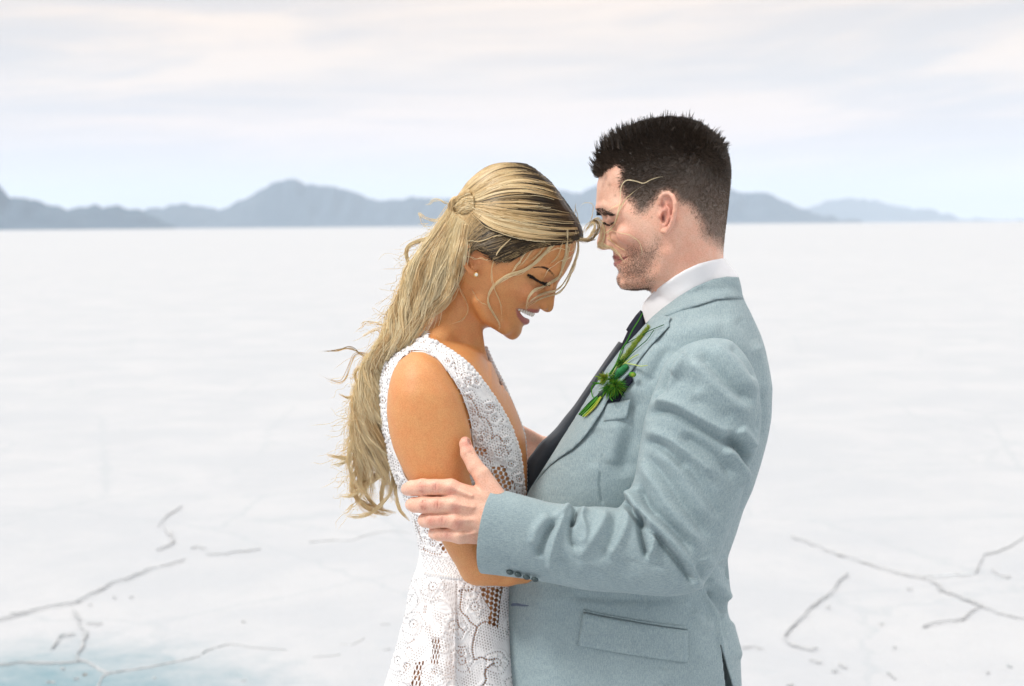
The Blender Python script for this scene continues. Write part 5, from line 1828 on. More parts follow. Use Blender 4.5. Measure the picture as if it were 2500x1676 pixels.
def hand_near(q):
    f = None
    fin = [
        [(1100, 1191, -358, 21.5), (1064, 1190, -359, 19.6), (1032, 1190, -350, 21), (1006, 1192, -332, 19), (995, 1195, -308, 16)],
        [(1106, 1232, -367, 21), (1068, 1233, -364, 19.6), (1036, 1233, -352, 21.2), (1013, 1233, -330, 19), (1005, 1233, -305, 16)],
        [(1112, 1272, -365, 20), (1080, 1271, -361, 17.6), (1054, 1272, -349, 19), (1038, 1271, -326, 17.5), (1034, 1270, -303, 15)],
        [(1122, 1309, -354, 19), (1092, 1306, -350, 15.8), (1072, 1305, -340, 16.6), (1061, 1303, -320, 15), (1058, 1301, -301, 13)]]
    for c in fin:
        g = chain(q, c, 3)
        f = g if f is None else smin(f, g, 2.2)
    palm = None
    for a, b, ra, rb in (((1100, 1192, -356), (1190, 1226, -352), 20.5, 26), ((1106, 1232, -364), (1194, 1246, -356), 21, 27), ((1112, 1270, -362), (1196, 1276, -354), 20.5, 27),
                         ((1122, 1308, -352), (1196, 1306, -346), 18.5, 26)):
        g = cone(q, a, b, ra, rb)
        palm = g if palm is None else smin(palm, g, 9)
    palm = smin(palm, ell(q, (1150, 1255, -345), (50, 66, 22)), 10)
    for c in ([(1098, 1190, -373, 5), (1150, 1212, -375, 4)], [(1104, 1231, -382, 5), (1155, 1240, -380, 4)], [(1110, 1271, -379, 4.5), (1158, 1270, -377, 4)], [(1120, 1308, -367, 4), (1160, 1302, -368, 4)]):
        palm = smin(palm, chain(q, [(*p[:2], p[2] - 3, p[3]) for p in c]), 5)          # tendons and knuckles
    f = smin(f, palm, 8)
    th = chain(q, [(1206, 1214, -350, 30), (1176, 1160, -350, 21.5), (1160, 1140, -345, 19.5), (1142, 1107, -336, 18), (1136, 1084, -330, 14.5), (1136, 1079, -328, 12.5)], 4)
    f = smin(f, th, 11)
    f = smin(f, chain(q, [(1196, 1270, -350, 46), (1240, 1290, -345, 46), (1330, 1318, -335, 42), (1420, 1340, -325, 44)], 10), 14)
    # creases over the joints
    for c in ((1062, 1190, -378), (1030, 1191, -366), (1066, 1233, -383), (1036, 1234, -370), (1078, 1272, -378), (1090, 1307, -366)):
        for dx in (-3, 3):
            f = smax(f, -cone(q, (c[0] + dx, c[1] - 11, c[2]), (c[0] + dx - 1, c[1] + 11, c[2]), 1.8, 1.8), 2.0)
    for dx, dy in ((0, 0), (3, 5)):
        f = smax(f, -cone(q, (1136 + dx, 1112 + dy, -353), (1152 + dx, 1103 + dy, -353), 1.1, 1.1), 1.6)
    f = smax(f, -ell(q, (1146, 1080, -336), (4.5, 11, 7), -0.25), 1.5)
    return f


def hand_far(q):
    f = chain(q, [(1420, 1130, 300, 48), (1340, 1105, 285, 38), (1312, 1098, 278, 32)], 6)
    for dv, r_ in ((-26, 12), (-9, 13), (9, 13), (25, 12)):
        f = smin(f, chain(q, [(1312, 1098 + dv * .9, 276, r_ + 3), (1262, 1094 + dv, 262, r_), (1215, 1092 + dv, 240, r_ - 1), (1190, 1092 + dv, 220, r_ - 2)], 3), 5)
    f = smin(f, chain(q, [(1325, 1085, 268, 18), (1294, 1064, 240, 14), (1272, 1050, 228, 12)], 3), 8)
    return f


def inner(q):
    f = cone(q, (1690, 760, 0), (1690, 1000, 0), 92, 150)
    f = smin(f, cone(q, (1650, 1000, 0), (1520, 1650, 0), 150, 140), 40)
    return f


hv, hf = nets(head_g, (1440, 285, -165), (1800, 800, 165), 2.4)
hv = relax(hv, hf, 1, 0.4)
nv, nf_ = nets(hand_near, (965, 1050, -410), (1400, 1400, -270), 2.2)
nv = relax(nv, nf_, 1, 0.4)
fv, ff = nets(hand_far, (1160, 1020, 190), (1440, 1200, 350), 5)
iv, if_ = nets(lambda q: np.maximum(np.minimum(inner(q), np.minimum(cone(q, (1690, 920, -200), (1640, 1370, -290), 40, 34), np.minimum(cone(q, (1640, 1370, -290), (1400, 1340, -325), 34, 34),
               np.minimum(cone(q, (1690, 920, 200), (1600, 1200, 300), 50, 45), cone(q, (1600, 1200, 300), (1400, 1125, 300), 45, 40))))), -9e9), (1300, 700, -400), (1900, 1850, 400), 12)
V, F = merge([(hv, hf), (nv, nf_), (fv, ff), (iv, if_)])
qa = V.copy()
qa[:, 2] = -np.abs(qa[:, 2])
fair = np.array([0.84, 0.53, 0.40])
C = np.tile(fair, (len(V), 1))
hd = (V[:, 1] < 840) & (V[:, 0] > 1430)
u_, v_ = V[:, 0], V[:, 1]
# warm ears, cheeks, knuckles
C = paint(C, 0.7 * fall(np.linalg.norm((qa - (1630, 520, -130)) / (1, 2, 1), axis=1), 34), (0.62, 0.20, 0.16))
C = paint(C, 0.45 * fall(np.linalg.norm(qa - (1525, 580, -80), axis=1), 60), (0.58, 0.20, 0.14))
C = paint(C, 0.4 * fall(np.linalg.norm(qa - (1680, 640, -95), axis=1), 90), (0.60, 0.24, 0.16))
for c_ in ((1062, 1190), (1030, 1191), (1066, 1233), (1036, 1236), (1078, 1272), (1052, 1273), (1090, 1307), (1100, 1200), (1110, 1242), (1118, 1280), (1140, 1090), (1135, 1070)):
    C = paint(C, 0.5 * fall(np.hypot(u_ - c_[0], v_ - c_[1]), 20) * (V[:, 2] < -300), (0.58, 0.17, 0.15))
gl = np.minimum(chain(qa, [(1499, 628, 0, 6.2), (1503, 629, -14, 5.6), (1514, 631.5, -32, 4.4), (1530, 627, -48, 2)]), chain(qa, [(1503, 645, 0, 6.5), (1506, 645, -14, 6), (1516, 641, -32, 4.8), (1530, 629, -48, 2)]))
C = paint(C, (1 - gl / 1.5) * 0.8 * hd, (0.42, 0.14, 0.14))
# beard shadow
beard = smooth_closed(cg((330, 1230), (400, 1215), (470, 1150), (560, 1130), (640, 1120), (660, 1060), (700, 1100), (690, 1230), (640, 1330), (640, 1440), (600, 1510), (480, 1530), (370, 1490), (330, 1400), (370, 1330)), 60)
sdb = sdist(V[:, :2], beard)
bw = np.clip(0.4 + sdb / 46, 0, 1) * hd
C = paint(C, 0.34 * bw, (0.20, 0.115, 0.085))
C = paint(C, 0.5 * fall(np.hypot((u_ - 1490) / 1.4, v_ - 538), 14) * hd, (0.25, 0.10, 0.08))
for sx, sy, sr in ((1502, 478.5, 2.6), (1591, 531, 2.6), (1488, 452, 4), (1532, 600, 2)):
    C = paint(C, 0.55 * fall(np.hypot(u_ - sx, v_ - sy), sr * 1.6) * hd, (0.28, 0.09, 0.06))
# thumb nail
C = paint(C, 0.6 * fall(np.hypot((u_ - 1146) / 0.5, v_ - 1080), 12) * (V[:, 2] < -300), (0.66, 0.42, 0.36))
C = paint(C, 1.3 * fall(np.hypot((u_ - 1619) / 0.5, (v_ - 533)) , 13) * (V[:, 2] < -100) * hd, (0.14, 0.035, 0.03))  # shade of the ear hollow and groove painted into the skin
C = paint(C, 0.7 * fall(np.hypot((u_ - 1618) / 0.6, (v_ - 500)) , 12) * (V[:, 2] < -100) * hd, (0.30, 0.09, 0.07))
# close-cropped scalp
scalp = smooth_closed(cg((150, 560), (200, 590), (255, 560), (330, 505), (385, 520), (378, 600), (382, 690), (405, 745), (462, 795), (484, 870), (515, 897), (582, 882), (625, 830), (672, 775), (690, 735), (740, 710), (800, 735),
                          (835, 800), (900, 822), (955, 875), (1000, 970), (1015, 1060), (1045, 1095), (1110, 1140), (1215, 1200), (1300, 1230), (1400, 900), (1400, 300), (1100, 100), (750, 40), (400, 100), (100, 300)), 150)
sds = sdist(V[:, :2], scalp)
ear_d = np.minimum(np.hypot((u_ - 1630) / 0.62, (v_ - 521)) - 52, 60)
edge_soft = np.interp(v_, [400, 480, 560, 620], [12, 20, 34, 40])
sw = np.clip(0.2 + sds / edge_soft, 0, 1) * hd * np.clip(ear_d / 3 + (qa[:, 2] > -121), 0, 1)
dens = np.interp(v_, [330, 430, 480, 540, 620], [1, 1.0, 0.97, 0.94, 0.86])
C = C * (1 - (sw * dens)[:, None]) + (np.array((0.055, 0.044, 0.036)) * np.interp(v_, [330, 420, 500, 620], [0.5, 1.2, 2.8, 3.6])[:, None]) * (sw * dens)[:, None]
gbody = mesh_obj('body', V, F, m_skinm, groom, col=C)

# ---------------------------------------------------------------- his hair, brows, stubble
m_brown = attr_mat('dark_brown_hair', 0.45, 0.4)


def scatter(V, F, n_, wt_, r_):
    """random points on quads with weight"""
    a, b_, c_, d_ = [V[F[:, k]] for k in range(4)]
    ar = 0.5 * np.linalg.norm(np.cross(c_ - a, d_ - b_), axis=1) * wt_
    cum = np.cumsum(ar)
    i = np.searchsorted(cum, r_.random(n_) * cum[-1])
    x, y = r_.random((n_, 1)), r_.random((n_, 1))
    p = a[i] * (1 - x) * (1 - y) + b_[i] * x * (1 - y) + c_[i] * x * y + d_[i] * (1 - x) * y
    nn = np.cross(c_[i] - a[i], d_[i] - b_[i])
    nn /= np.linalg.norm(nn, axis=1, keepdims=True) + 1e-9
    return p, nn


fcen = hv[hf].mean(1)
fe_ = np.interp(fcen[:, 1], [400, 480, 560, 620], [11, 17, 30, 36])
fs = np.clip(0.35 + sdist(fcen[:, :2], scalp) / fe_, 0, 1)
fear = np.hypot((fcen[:, 0] - 1630) / 0.62, fcen[:, 1] - 521) - 53
fs = fs * ((fear > 0) | (np.abs(fcen[:, 2]) < 117)) * (fcen[:, 1] < 640)
pp, nn = scatter(hv, hf, 52000, fs, rng)
cen = np.array([1630, 470, 0])
nn *= np.sign((nn * (pp - cen)).sum(1, keepdims=True))
# length: long on top, cropped at the sides
top_l = np.clip((455 + 0.04 * (pp[:, 0] - 1450) - pp[:, 1]) / 120, 0, 1) * np.clip(1.35 - (np.abs(pp[:, 2]) / 125) ** 2, 0.0, 1)
top_l = np.clip(top_l + 0.9 * np.clip((1520 - pp[:, 0]) / 40, 0, 1) * (pp[:, 1] < 440), 0, 1)
ln_ = np.interp(top_l, [0, 0.25, 1], [7, 10, 13]) * rng.uniform(0.75, 1.2, len(pp))
ln_ = ln_ * np.interp(pp[:, 1], [470, 620], [1.0, 0.5])
fx = pp[:, 0]
clump = np.sin(fx * 0.27 + 3 * np.sin(pp[:, 1] * 0.13) + pp[:, 2] * 0.19)
swirl = np.array([1690, 350.0])
fl = np.column_stack([-(pp[:, 0] - swirl[0]) * 0 - 1.0 + 0 * fx, np.interp(pp[:, 1], [330, 430, 520], [-0.15, 0.5, 1.4]), 0 * fx])
back_ = np.clip((fx - 1640) / 80, 0, 1)
fl[:, 0] = fl[:, 0] * (1 - back_) + 0.35 * back_
fl[:, 1] = fl[:, 1] * (1 - back_) + 1.3 * back_
sidew = (1 - top_l)[:, None]
d_ = nn * (0.35 + 0.75 * top_l[:, None]) + fl * (0.75 * sidew + 0.62 * top_l[:, None]) + np.column_stack([clump * 0.12, -0.25 * top_l + 0.08 * clump, clump * 0.1]) + rng.normal(0, 0.16, (len(pp), 3))
g_ = rng.random(len(pp))
base = np.array([0.030, 0.021, 0.015])
cc = base[None] * (0.7 + 0.8 * g_[:, None]) * np.interp(pp[:, 1], [300, 420, 520, 620], [0.8, 1.8, 4.6, 6.5])[:, None] + np.array([0.02, 0.012, 0.008]) * (g_[:, None] > 0.8)
hairs('short_hair', pp - nn * 1.0, d_, ln_, np.where(top_l > 0.3, 1.0, 0.5), m_brown, groom, col=cc, K_=4, bend=(-0.10, -0.18, 0), tip=0.25)
# spiky front and crown locks
sp, sc_ = [], []
for i in range(340):
    uu = rng.uniform(1452, 1770)
    top_v = np.interp(uu, [1450, 1465, 1500, 1560, 1620, 1700, 1750, 1790], [410, 372, 336, 310, 300, 303, 335, 372])
    ww = rng.uniform(-80, 80)
    vv2 = top_v + 30 * (ww / 85) ** 2 + rng.uniform(2, 16)
    L_ = np.interp(uu, [1450, 1480, 1600, 1700, 1760], [22, 30, 24, 17, 11]) * rng.uniform(0.7, 1.5)
    th = math.radians(np.interp(uu, [1450, 1500, 1600, 1700, 1770], [215, 240, 255, 272, 310]) + rng.normal(0, 14))
    dr = np.array([math.cos(th), math.sin(th), rng.normal(0, 0.2) + ww / 300])
    for k_ in range(7):
        sp.append(([uu + rng.normal(0, 2.5), vv2 + rng.normal(0, 2), ww + rng.normal(0, 3)], dr + rng.normal(0, 0.07, 3), L_ * rng.uniform(0.8, 1.05)))
for i in range(16):     # stray upright hairs at the crown
    sp.append(([rng.uniform(1735, 1752), 330 + rng.uniform(-4, 10), rng.uniform(-30, 10)], np.array([0.6, -0.9, 0]) + rng.normal(0, 0.25, 3), rng.uniform(14, 24)))
for i in range(24):
    sp.append(([rng.uniform(1600, 1690), 300 + rng.uniform(-4, 6), rng.uniform(-30, 10)], np.array([-0.3, -1, 0]) + rng.normal(0, 0.35, 3), rng.uniform(18, 32)))
n_ = len(sp)
hairs('spiked_hair', [s_[0] for s_ in sp], [s_[1] for s_ in sp], [s_[2] for s_ in sp], np.full(n_, 1.5), m_brown, groom, col=np.tile(base, (n_, 1)) * rng.uniform(0.5, 1.6, (n_, 1)), K_=5, bend=(0.15, -0.1, 0), tip=0.15)
# brow, lashes
m_bl = plain_mat('black_brow_hair', (0.015, 0.010, 0.008, 1), 0.6)
for s in (1, -1):
    bl = spline(cn((445, 300), (520, 295), (600, 310), (680, 330), (760, 360)), 80)
    th_ = np.interp(np.linspace(0, 1, 80), [0, 0.3, 0.55, 1], [8.0, 9.0, 5.0, 2.0])
    q2 = np.repeat(bl, 5, 0) + np.column_stack([rng.normal(0, 1, 400), rng.uniform(-1, 1, 400) * np.repeat(th_, 5)])
    r = on_surface(q2, head_g, -170, 0.2)
    r[:, 2] = np.minimum(r[:, 2], -6) * s
    hairs('eyebrow', r, np.column_stack([0.6 + rng.normal(0, 0.2, 400), -0.2 + rng.normal(0, 0.3, 400), np.full(400, -0.5 * s)]), rng.uniform(5, 10, 400), np.full(400, 1.1), m_bl, groom)
    el = spline(cn((590, 490), (650, 530), (720, 540), (780, 490)), 40)
    r = on_surface(np.repeat(el, 2, 0), head_g, -170, 0.2)
    r[:, 2] *= s
    hairs('eyelashes', r, np.column_stack([-0.9 + rng.normal(0, 0.15, 80), 0.5 + rng.normal(0, 0.2, 80), np.full(80, -0.6 * s)]), rng.uniform(5, 9, 80), np.full(80, 0.6), m_bl, groom)
fb_ = np.clip(0.25 + sdist(fcen[:, :2], beard) / 34, 0, 1) * (np.abs(fcen[:, 2]) > -1)
pp, nn = scatter(hv, hf, 11000, fb_, rng)
nn *= np.sign((nn * (pp - np.array([1600, 640, 0]))).sum(1, keepdims=True))
cc = np.tile([0.13, 0.08, 0.052], (len(pp), 1)) * rng.uniform(0.5, 1.8, (len(pp), 1))
hairs('stubble', pp - nn * 0.4, nn * 0.7 + np.array([0.1, 0.8, 0]) + rng.normal(0, 0.25, pp.shape), rng.uniform(1.8, 4.2, len(pp)), np.full(len(pp), 0.30), m_brown, groom, col=cc, K_=3)

# ---------------------------------------------------------------- suit
m_suit = suit_mat('grey_worsted', (0.300, 0.380, 0.408))
JR = Rows([(684, 1680, 1802, 0, 40, 2.1), (700, 1655, 1808, 0, 80, 2.1), (731, 1612, 1816, 0, 128, 2.1), (764, 1578, 1833, 0, 172, 2.1), (790, 1556, 1845, 0, 208, 2.2), (816, 1536, 1857, 0, 232, 2.2), (850, 1508, 1868, 0, 250, 2.3), (886, 1482, 1875, 0, 262, 2.3),
           (946, 1443, 1886, 0, 270, 2.4), (1020, 1394, 1884, 0, 272, 2.5), (1071, 1360, 1875, 0, 268, 2.5), (1138, 1318, 1857, 0, 262, 2.5), (1197, 1284, 1838, 0, 256, 2.5), (1247, 1262, 1815, 0, 250, 2.5),
           (1309, 1246, 1796, 0, 246, 2.5), (1364, 1236, 1776, 0, 244, 2.5), (1405, 1230, 1780, 0, 246, 2.5), (1438, 1227, 1783, 0, 248, 2.5), (1486, 1222, 1775, 0, 252, 2.5), (1541, 1218, 1790, 0, 258, 2.5),
           (1607, 1211, 1808, 0, 264, 2.5), (1673, 1206, 1811, 0, 268, 2.5), (1780, 1198, 1815, 0, 272, 2.5), (1880, 1200, 1812, 0, 274, 2.5)])
roll = np.array([(1577, 790), (1545, 826), (1509, 862), (1483, 896), (1450, 946), (1409, 1012), (1372, 1071), (1335, 1131), (1291, 1199), (1262, 1270), (1240, 1350), (1228, 1410), (1221, 1504), (1206, 1673), (1197, 1790), (1203, 1884)], float)


def jacket_w(q):
    return JR.width(q[:, 0], q[:, 1])


torso_f = [
    (c5((800, 900), (790, 1050), (790, 1200), (745, 1330), (760, 1480)), 26, -9), (c5((700, 1100), (690, 1250), (650, 1400)), 20, 4), (c5((560, 1140), (545, 1270), (530, 1420)), 16, -3),
    (c5((1000, 480), (1100, 520), (1230, 500), (1400, 480)), 26, 4), (c5((1100, 450), (1250, 420), (1450, 400)), 18, -3), (c5((840, 800), (900, 700), (990, 600)), 20, 4),
    (c5((880, 860), (930, 800), (980, 700), (1050, 610)), 12, -4),
    (c6((860, 130), (858, 250), (875, 365)), 3.5, -3), (c6((870, 20), (865, 140)), 3, -1.5),
    (c6((1545, 915), (1590, 1030), (1640, 1130), (1655, 1260), (1680, 1400)), 7, 6), (c6((1570, 900), (1620, 1020), (1670, 1120), (1680, 1260)), 8, -7),
    (c6((1560, 860), (1640, 900), (1720, 1000)), 12, 8), (c6((1580, 940), (1650, 1010), (1700, 1080)), 9, -7), (c6((1660, 740), (1700, 800), (1715, 860)), 12, -6), (c6((1600, 1000), (1640, 1060), (1690, 1110)), 7, 5),
    (c6((1480, 1060), (1540, 1150), (1600, 1200)), 14, 4), (c6((1450, 1000), (1520, 1080), (1600, 1130)), 12, -3),
    (c6((1720, 1120), (1760, 1250), (1790, 1400)), 10, 5), (c6((1180, 960), (1185, 1060)), 3, -1.2), (c6((1160, 1400), (1155, 1560)), 3, -1.2),
    (c6((470, 880), (460, 1000), (440, 1200), (420, 1500)), 22, 2), (c6((600, 980), (620, 1200), (610, 1500)), 26, -2.5), (c6((1300, 1450), (1280, 1560)), 20, 3),
    (c6((1440, 1180), (1500, 1300), (1580, 1450)), 18, 3), (c6((1830, 100), (1810, 260), (1760, 420), (1720, 580)), 10, -5),
    (c5((1600, 560), (1660, 760), (1680, 950)), 10, 4), (c5((1640, 900), (1665, 1050), (1640, 1250)), 6, -5), (c5((1480, 420), (1560, 520), (1620, 640)), 14, -3),
    (c6((640, 960), (900, 985), (1200, 990), (1450, 985)), 12, -3)]

n, m = 640, 420
th = np.r_[np.linspace(math.pi, 0, 280, endpoint=False), np.linspace(0, -math.pi, 140, endpoint=False)]
rv = np.r_[np.arange(686, 1700, 2.4), np.arange(1704, 1880, 8)]
n = len(rv)
uL, uR, wc, b_, p_ = [x[:, None] for x in JR.at(rv)]
cth, sth = np.cos(th)[None], np.sin(th)[None]
Gj = np.stack([(uL + uR) / 2 + (uR - uL) / 2 * np.sign(cth) * np.abs(cth) ** (2 / p_), np.broadcast_to(rv[:, None], (n, m)), wc - b_ * np.sign(sth) * np.abs(sth) ** (2 / p_)], -1)
N = grid_normals(Gj)
ctr_ = np.stack([np.broadcast_to((uL + uR) / 2, (n, m)), Gj[:, :, 1], np.zeros((n, m))], -1)
N *= np.sign((N * (Gj - ctr_)).sum(-1, keepdims=True))
Q = Gj[:, :, :2].reshape(-1, 2)
fo = folds(Q, torso_f) * (Gj[:, :, 2].reshape(-1) < 0) * 1.6
r2 = np.random.default_rng(4)
Vj = (Gj + N * fo.reshape(n, m, 1)).reshape(-1, 3)
cl = np.stack([np.broadcast_to(np.cumsum(np.r_[0, np.ones(m - 1)])[None] * 3.2, (n, m)), np.broadcast_to(rv[:, None], (n, m)), np.zeros((n, m))], -1).reshape(-1, 3)
cl[:, 0] = np.where(Vj[:, 2] < 0, Vj[:, 0], Vj[:, 0] + 900)
fa = grid_faces(n, m)
fc = Vj[fa].mean(1)
ru = np.interp(fc[:, 1], roll[:, 1], roll[:, 0])
fru = np.interp(fc[:, 1], roll[:, 1], roll[:, 0]) - 8
keep = ~((fc[:, 2] < 0) & (fc[:, 0] < ru) & (fc[:, 1] < 1430))
keep &= ~((fc[:, 2] >= 0) & (fc[:, 2] < 60) & (fc[:, 0] < 1600) & (fc[:, 1] < 1200))
colline = np.interp(fc[:, 0], [1570, 1600, 1650, 1705, 1760, 1812, 1830], [800, 772, 748, 724, 708, 704, 704])
keep &= ~(fc[:, 1] < colline)
# vent at the back
vent = c6((1658, 1290), (1672, 1400), (1690, 1570), (1700, 1700), (1790, 1700), (1742, 1560), (1712, 1460), (1688, 1370))
keep &= ~(inside(fc[:, :2], vent) & (fc[:, 2] < 0))
fa = outward(Vj, fa[keep], N.reshape(-1, 3))
used = np.zeros(len(Vj), bool); used[fa.ravel()] = True
re = np.cumsum(used) - 1
jacket = mesh_obj('suit_jacket', Vj[used], re[fa], m_suit, groom, cloth=cl[used])
jacket['label'] = 'light grey single-breasted suit jacket'
md = jacket.modifiers.new('thickness', 'SOLIDIFY')
md.thickness = 0.0022
md.offset = -1

# sleeve near
SL = [(1688, 830, 1756, 824, -206, 30), (1654, 852, 1790, 836, -226, 56), (1624, 886, 1826, 876, -244, 74), (1602, 938, 1850, 932, -258, 84), (1586, 983, 1858, 990, -266, 88), (1574, 1022, 1858, 1040, -272, 88), (1564, 1078, 1850, 1092, -280, 86),
      (1556, 1124, 1832, 1140, -287, 85), (1549, 1166, 1816, 1196, -294, 84), (1534, 1203, 1800, 1250, -300, 84), (1524, 1222, 1776, 1310, -306, 85), (1512, 1238, 1752, 1372, -310, 86), (1498, 1240, 1730, 1410, -313, 86), (1478, 1238, 1698, 1444, -317, 86), (1456, 1237, 1640, 1456, -321, 84),
      (1428, 1238, 1582, 1454, -325, 82), (1402, 1236, 1530, 1449, -328, 80), (1376, 1231, 1478, 1446, -331, 79), (1342, 1227, 1420, 1440, -334, 78), (1304, 1217, 1356, 1427, -337, 76), (1264, 1206, 1296, 1416, -340, 75), (1236, 1199, 1236, 1408, -342, 74, 10, 0), (1211, 1192, 1178, 1401, -344, 73, 26, -2)]
ns_, ms_ = 420, 260
Gs_ = loft(SL, ns_, ms_, 2.1)
Ns = grid_normals(Gs_)
cs_ = Gs_.mean(1, keepdims=True)
Ns *= np.sign((Ns * (Gs_ - cs_)).sum(-1, keepdims=True))
slf = [
    # forearm
    (c6((575, 450), (510, 540), (465, 640), (445, 720)), 9, -9), (c6((640, 400), (590, 500), (550, 620), (525, 740), (560, 830)), 9, 6), (c6((520, 430), (440, 520), (400, 640)), 12, 4),
    (c6((690, 350), (702, 405), (680, 470)), 7, -13, 0.9), (c6((700, 410), (665, 500), (665, 590), (700, 660)), 7, -7), (c6((655, 355), (620, 400), (580, 430)), 8, 5, 0.8),
    (c6((780, 380), (730, 430), (760, 540), (730, 640)), 10, 6), (c6((900, 385), (880, 470), (830, 560), (760, 660), (700, 720)), 13, 7), (c6((955, 400), (960, 480), (930, 600), (860, 720)), 14, -5),
    (c6((1010, 370), (1040, 420), (1020, 520), (960, 640), (900, 720)), 13, 6), (c6((1115, 430), (1130, 520), (1145, 610), (1165, 690)), 8, -12, 0.6), (c6((1165, 470), (1215, 560), (1210, 650), (1180, 720)), 9, 8), (c6((1240, 600), (1250, 700), (1230, 800)), 14, -3),
    (c6((560, 700), (640, 780), (640, 860)), 14, -3), (c6((1040, 700), (1000, 800), (900, 860)), 30, -3), (c6((700, 760), (850, 760), (950, 800)), 16, 3),
    # the overlap at the elbow
    (c6((1036, 352), (1080, 420), (1150, 480), (1230, 560), (1310, 650), (1400, 760), (1460, 850)), 8, -13, 0.9), (c6((1060, 300), (1110, 390), (1190, 470), (1280, 560), (1370, 660), (1460, 790), (1500, 880)), 13, 10, 0.8),
    # upper arm
    (c6((1100, 190), (1170, 330), (1270, 450), (1380, 560), (1480, 680)), 12, -7), (c6((1120, 80), (1230, 240), (1330, 400), (1450, 540), (1560, 660)), 13, 6), (c6((1150, 20), (1290, 180), (1400, 340), (1520, 500), (1590, 600)), 13, -6),
    (c6((1240, 0), (1380, 140), (1480, 300), (1600, 480)), 14, 5), (c6((1380, 20), (1500, 180), (1600, 340), (1680, 480)), 14, -4), (c6((1100, 250), (1160, 350), (1230, 440)), 8, -5), (c6((1480, 760), (1540, 860)), 10, -5), (c6((1550, 700), (1600, 780)), 14, 4),
    (c5((875, 1090), (940, 1040), (1030, 1030), (1130, 1075), (1260, 1150), (1400, 1230), (1520, 1300)), 11, -10), (c5((900, 990), (980, 975), (1080, 1000), (1220, 1080), (1380, 1170), (1520, 1230)), 15, 9),
    (c5((870, 1180), (960, 1190), (1080, 1250), (1220, 1360), (1350, 1480)), 12, 7), (c5((860, 1240), (960, 1260), (1060, 1330), (1150, 1430)), 10, -6), (c5((1100, 1190), (1230, 1260), (1380, 1370), (1480, 1480)), 13, -7),
    (c5((1440, 1210), (1510, 1280), (1570, 1370), (1610, 1380)), 11, -17, 0.8), (c5((1400, 1280), (1480, 1360), (1530, 1440), (1540, 1540)), 14, 8), (c5((1500, 1150), (1560, 1220), (1600, 1290)), 12, 7),
    (c5((1200, 650), (1290, 700), (1380, 800), (1480, 900), (1600, 980)), 15, -8), (c5((1140, 700), (1230, 760), (1330, 870), (1450, 980), (1580, 1080)), 16, 6), (c5((1050, 800), (1110, 740), (1170, 690)), 16, 5), (c5((960, 940), (1020, 860), (1130, 830), (1260, 900)), 18, -4),
    (c5((1320, 600), (1430, 700), (1540, 830), (1620, 930)), 14, 5), (c5((1440, 600), (1540, 700), (1620, 830)), 10, -4), (c5((1640, 900), (1650, 1020), (1620, 1180)), 6, -6),
    (c5((1130, 620), (1050, 740), (980, 880), (920, 1010)), 7, -5), (c5((1160, 640), (1090, 760), (1010, 900)), 9, 4),
    (c5((1180, 950), (1300, 1000), (1450, 1100)), 14, -3)]
Qs = Gs_[:, :, :2].reshape(-1, 2)
near_w = np.clip(-Ns[:, :, 2].reshape(-1) * 2.2 + 0.25, 0, 1)
fo = folds(Qs, slf) * near_w * 2.0
Vs = Gs_.reshape(-1, 3) + Ns.reshape(-1, 3) * fo[:, None]
ax = np.linspace(0, 1, ns_)
csl = np.stack([np.broadcast_to(np.arange(ms_)[None] * 2.4, (ns_, ms_)), np.broadcast_to(ax[:, None] * 1050, (ns_, ms_)), np.full((ns_, ms_), 40.0)], -1).reshape(-1, 3)
sleeve = mesh_obj('sleeve', Vs, outward(Vs, grid_faces(ns_, ms_), Ns.reshape(-1, 3)), m_suit, jacket, cloth=csl)
md = sleeve.modifiers.new('thickness', 'SOLIDIFY'); md.thickness = 0.002; md.offset = -1
# far sleeve
SF = [(1688, 830, 1756, 824, 206, 30), (1630, 886, 1826, 876, 240, 74), (1586, 983, 1850, 990, 262, 84), (1550, 1080, 1800, 1120, 290, 82), (1500, 1110, 1700, 1230, 305, 76), (1450, 1095, 1540, 1210, 305, 66), (1380, 1082, 1410, 1168, 295, 52), (1310, 1076, 1322, 1140, 282, 42)]
Gf = loft(SF, 120, 60)
sleeve2 = mesh_obj('sleeve', Gf.reshape(-1, 3), grid_faces(120, 60), m_suit, jacket, cloth=Gf.reshape(-1, 3) * (1, 1, 0))
md = sleeve2.modifiers.new('thickness', 'SOLIDIFY'); md.thickness = 0.002; md.offset = -1

# cuff buttons
m_btn = plain_mat('dark_horn', (0.03, 0.055, 0.06, 1), 0.3, 0.6)
for i, (x, y) in enumerate(c6((258, 806), (312, 822), (368, 838), (424, 853))):
    V, F = uvsphere((x, y + 2, -384), (9.5, 6.5, 7), 8, 14, rot=0.25)
    mesh_obj('cuff_button', V, F, m_btn, sleeve)

# collar, lapels
def over(fn, base_off, extra=()):
    def g(Q):
        return fn(Q) - base_off - folds(Q, extra)
    return g


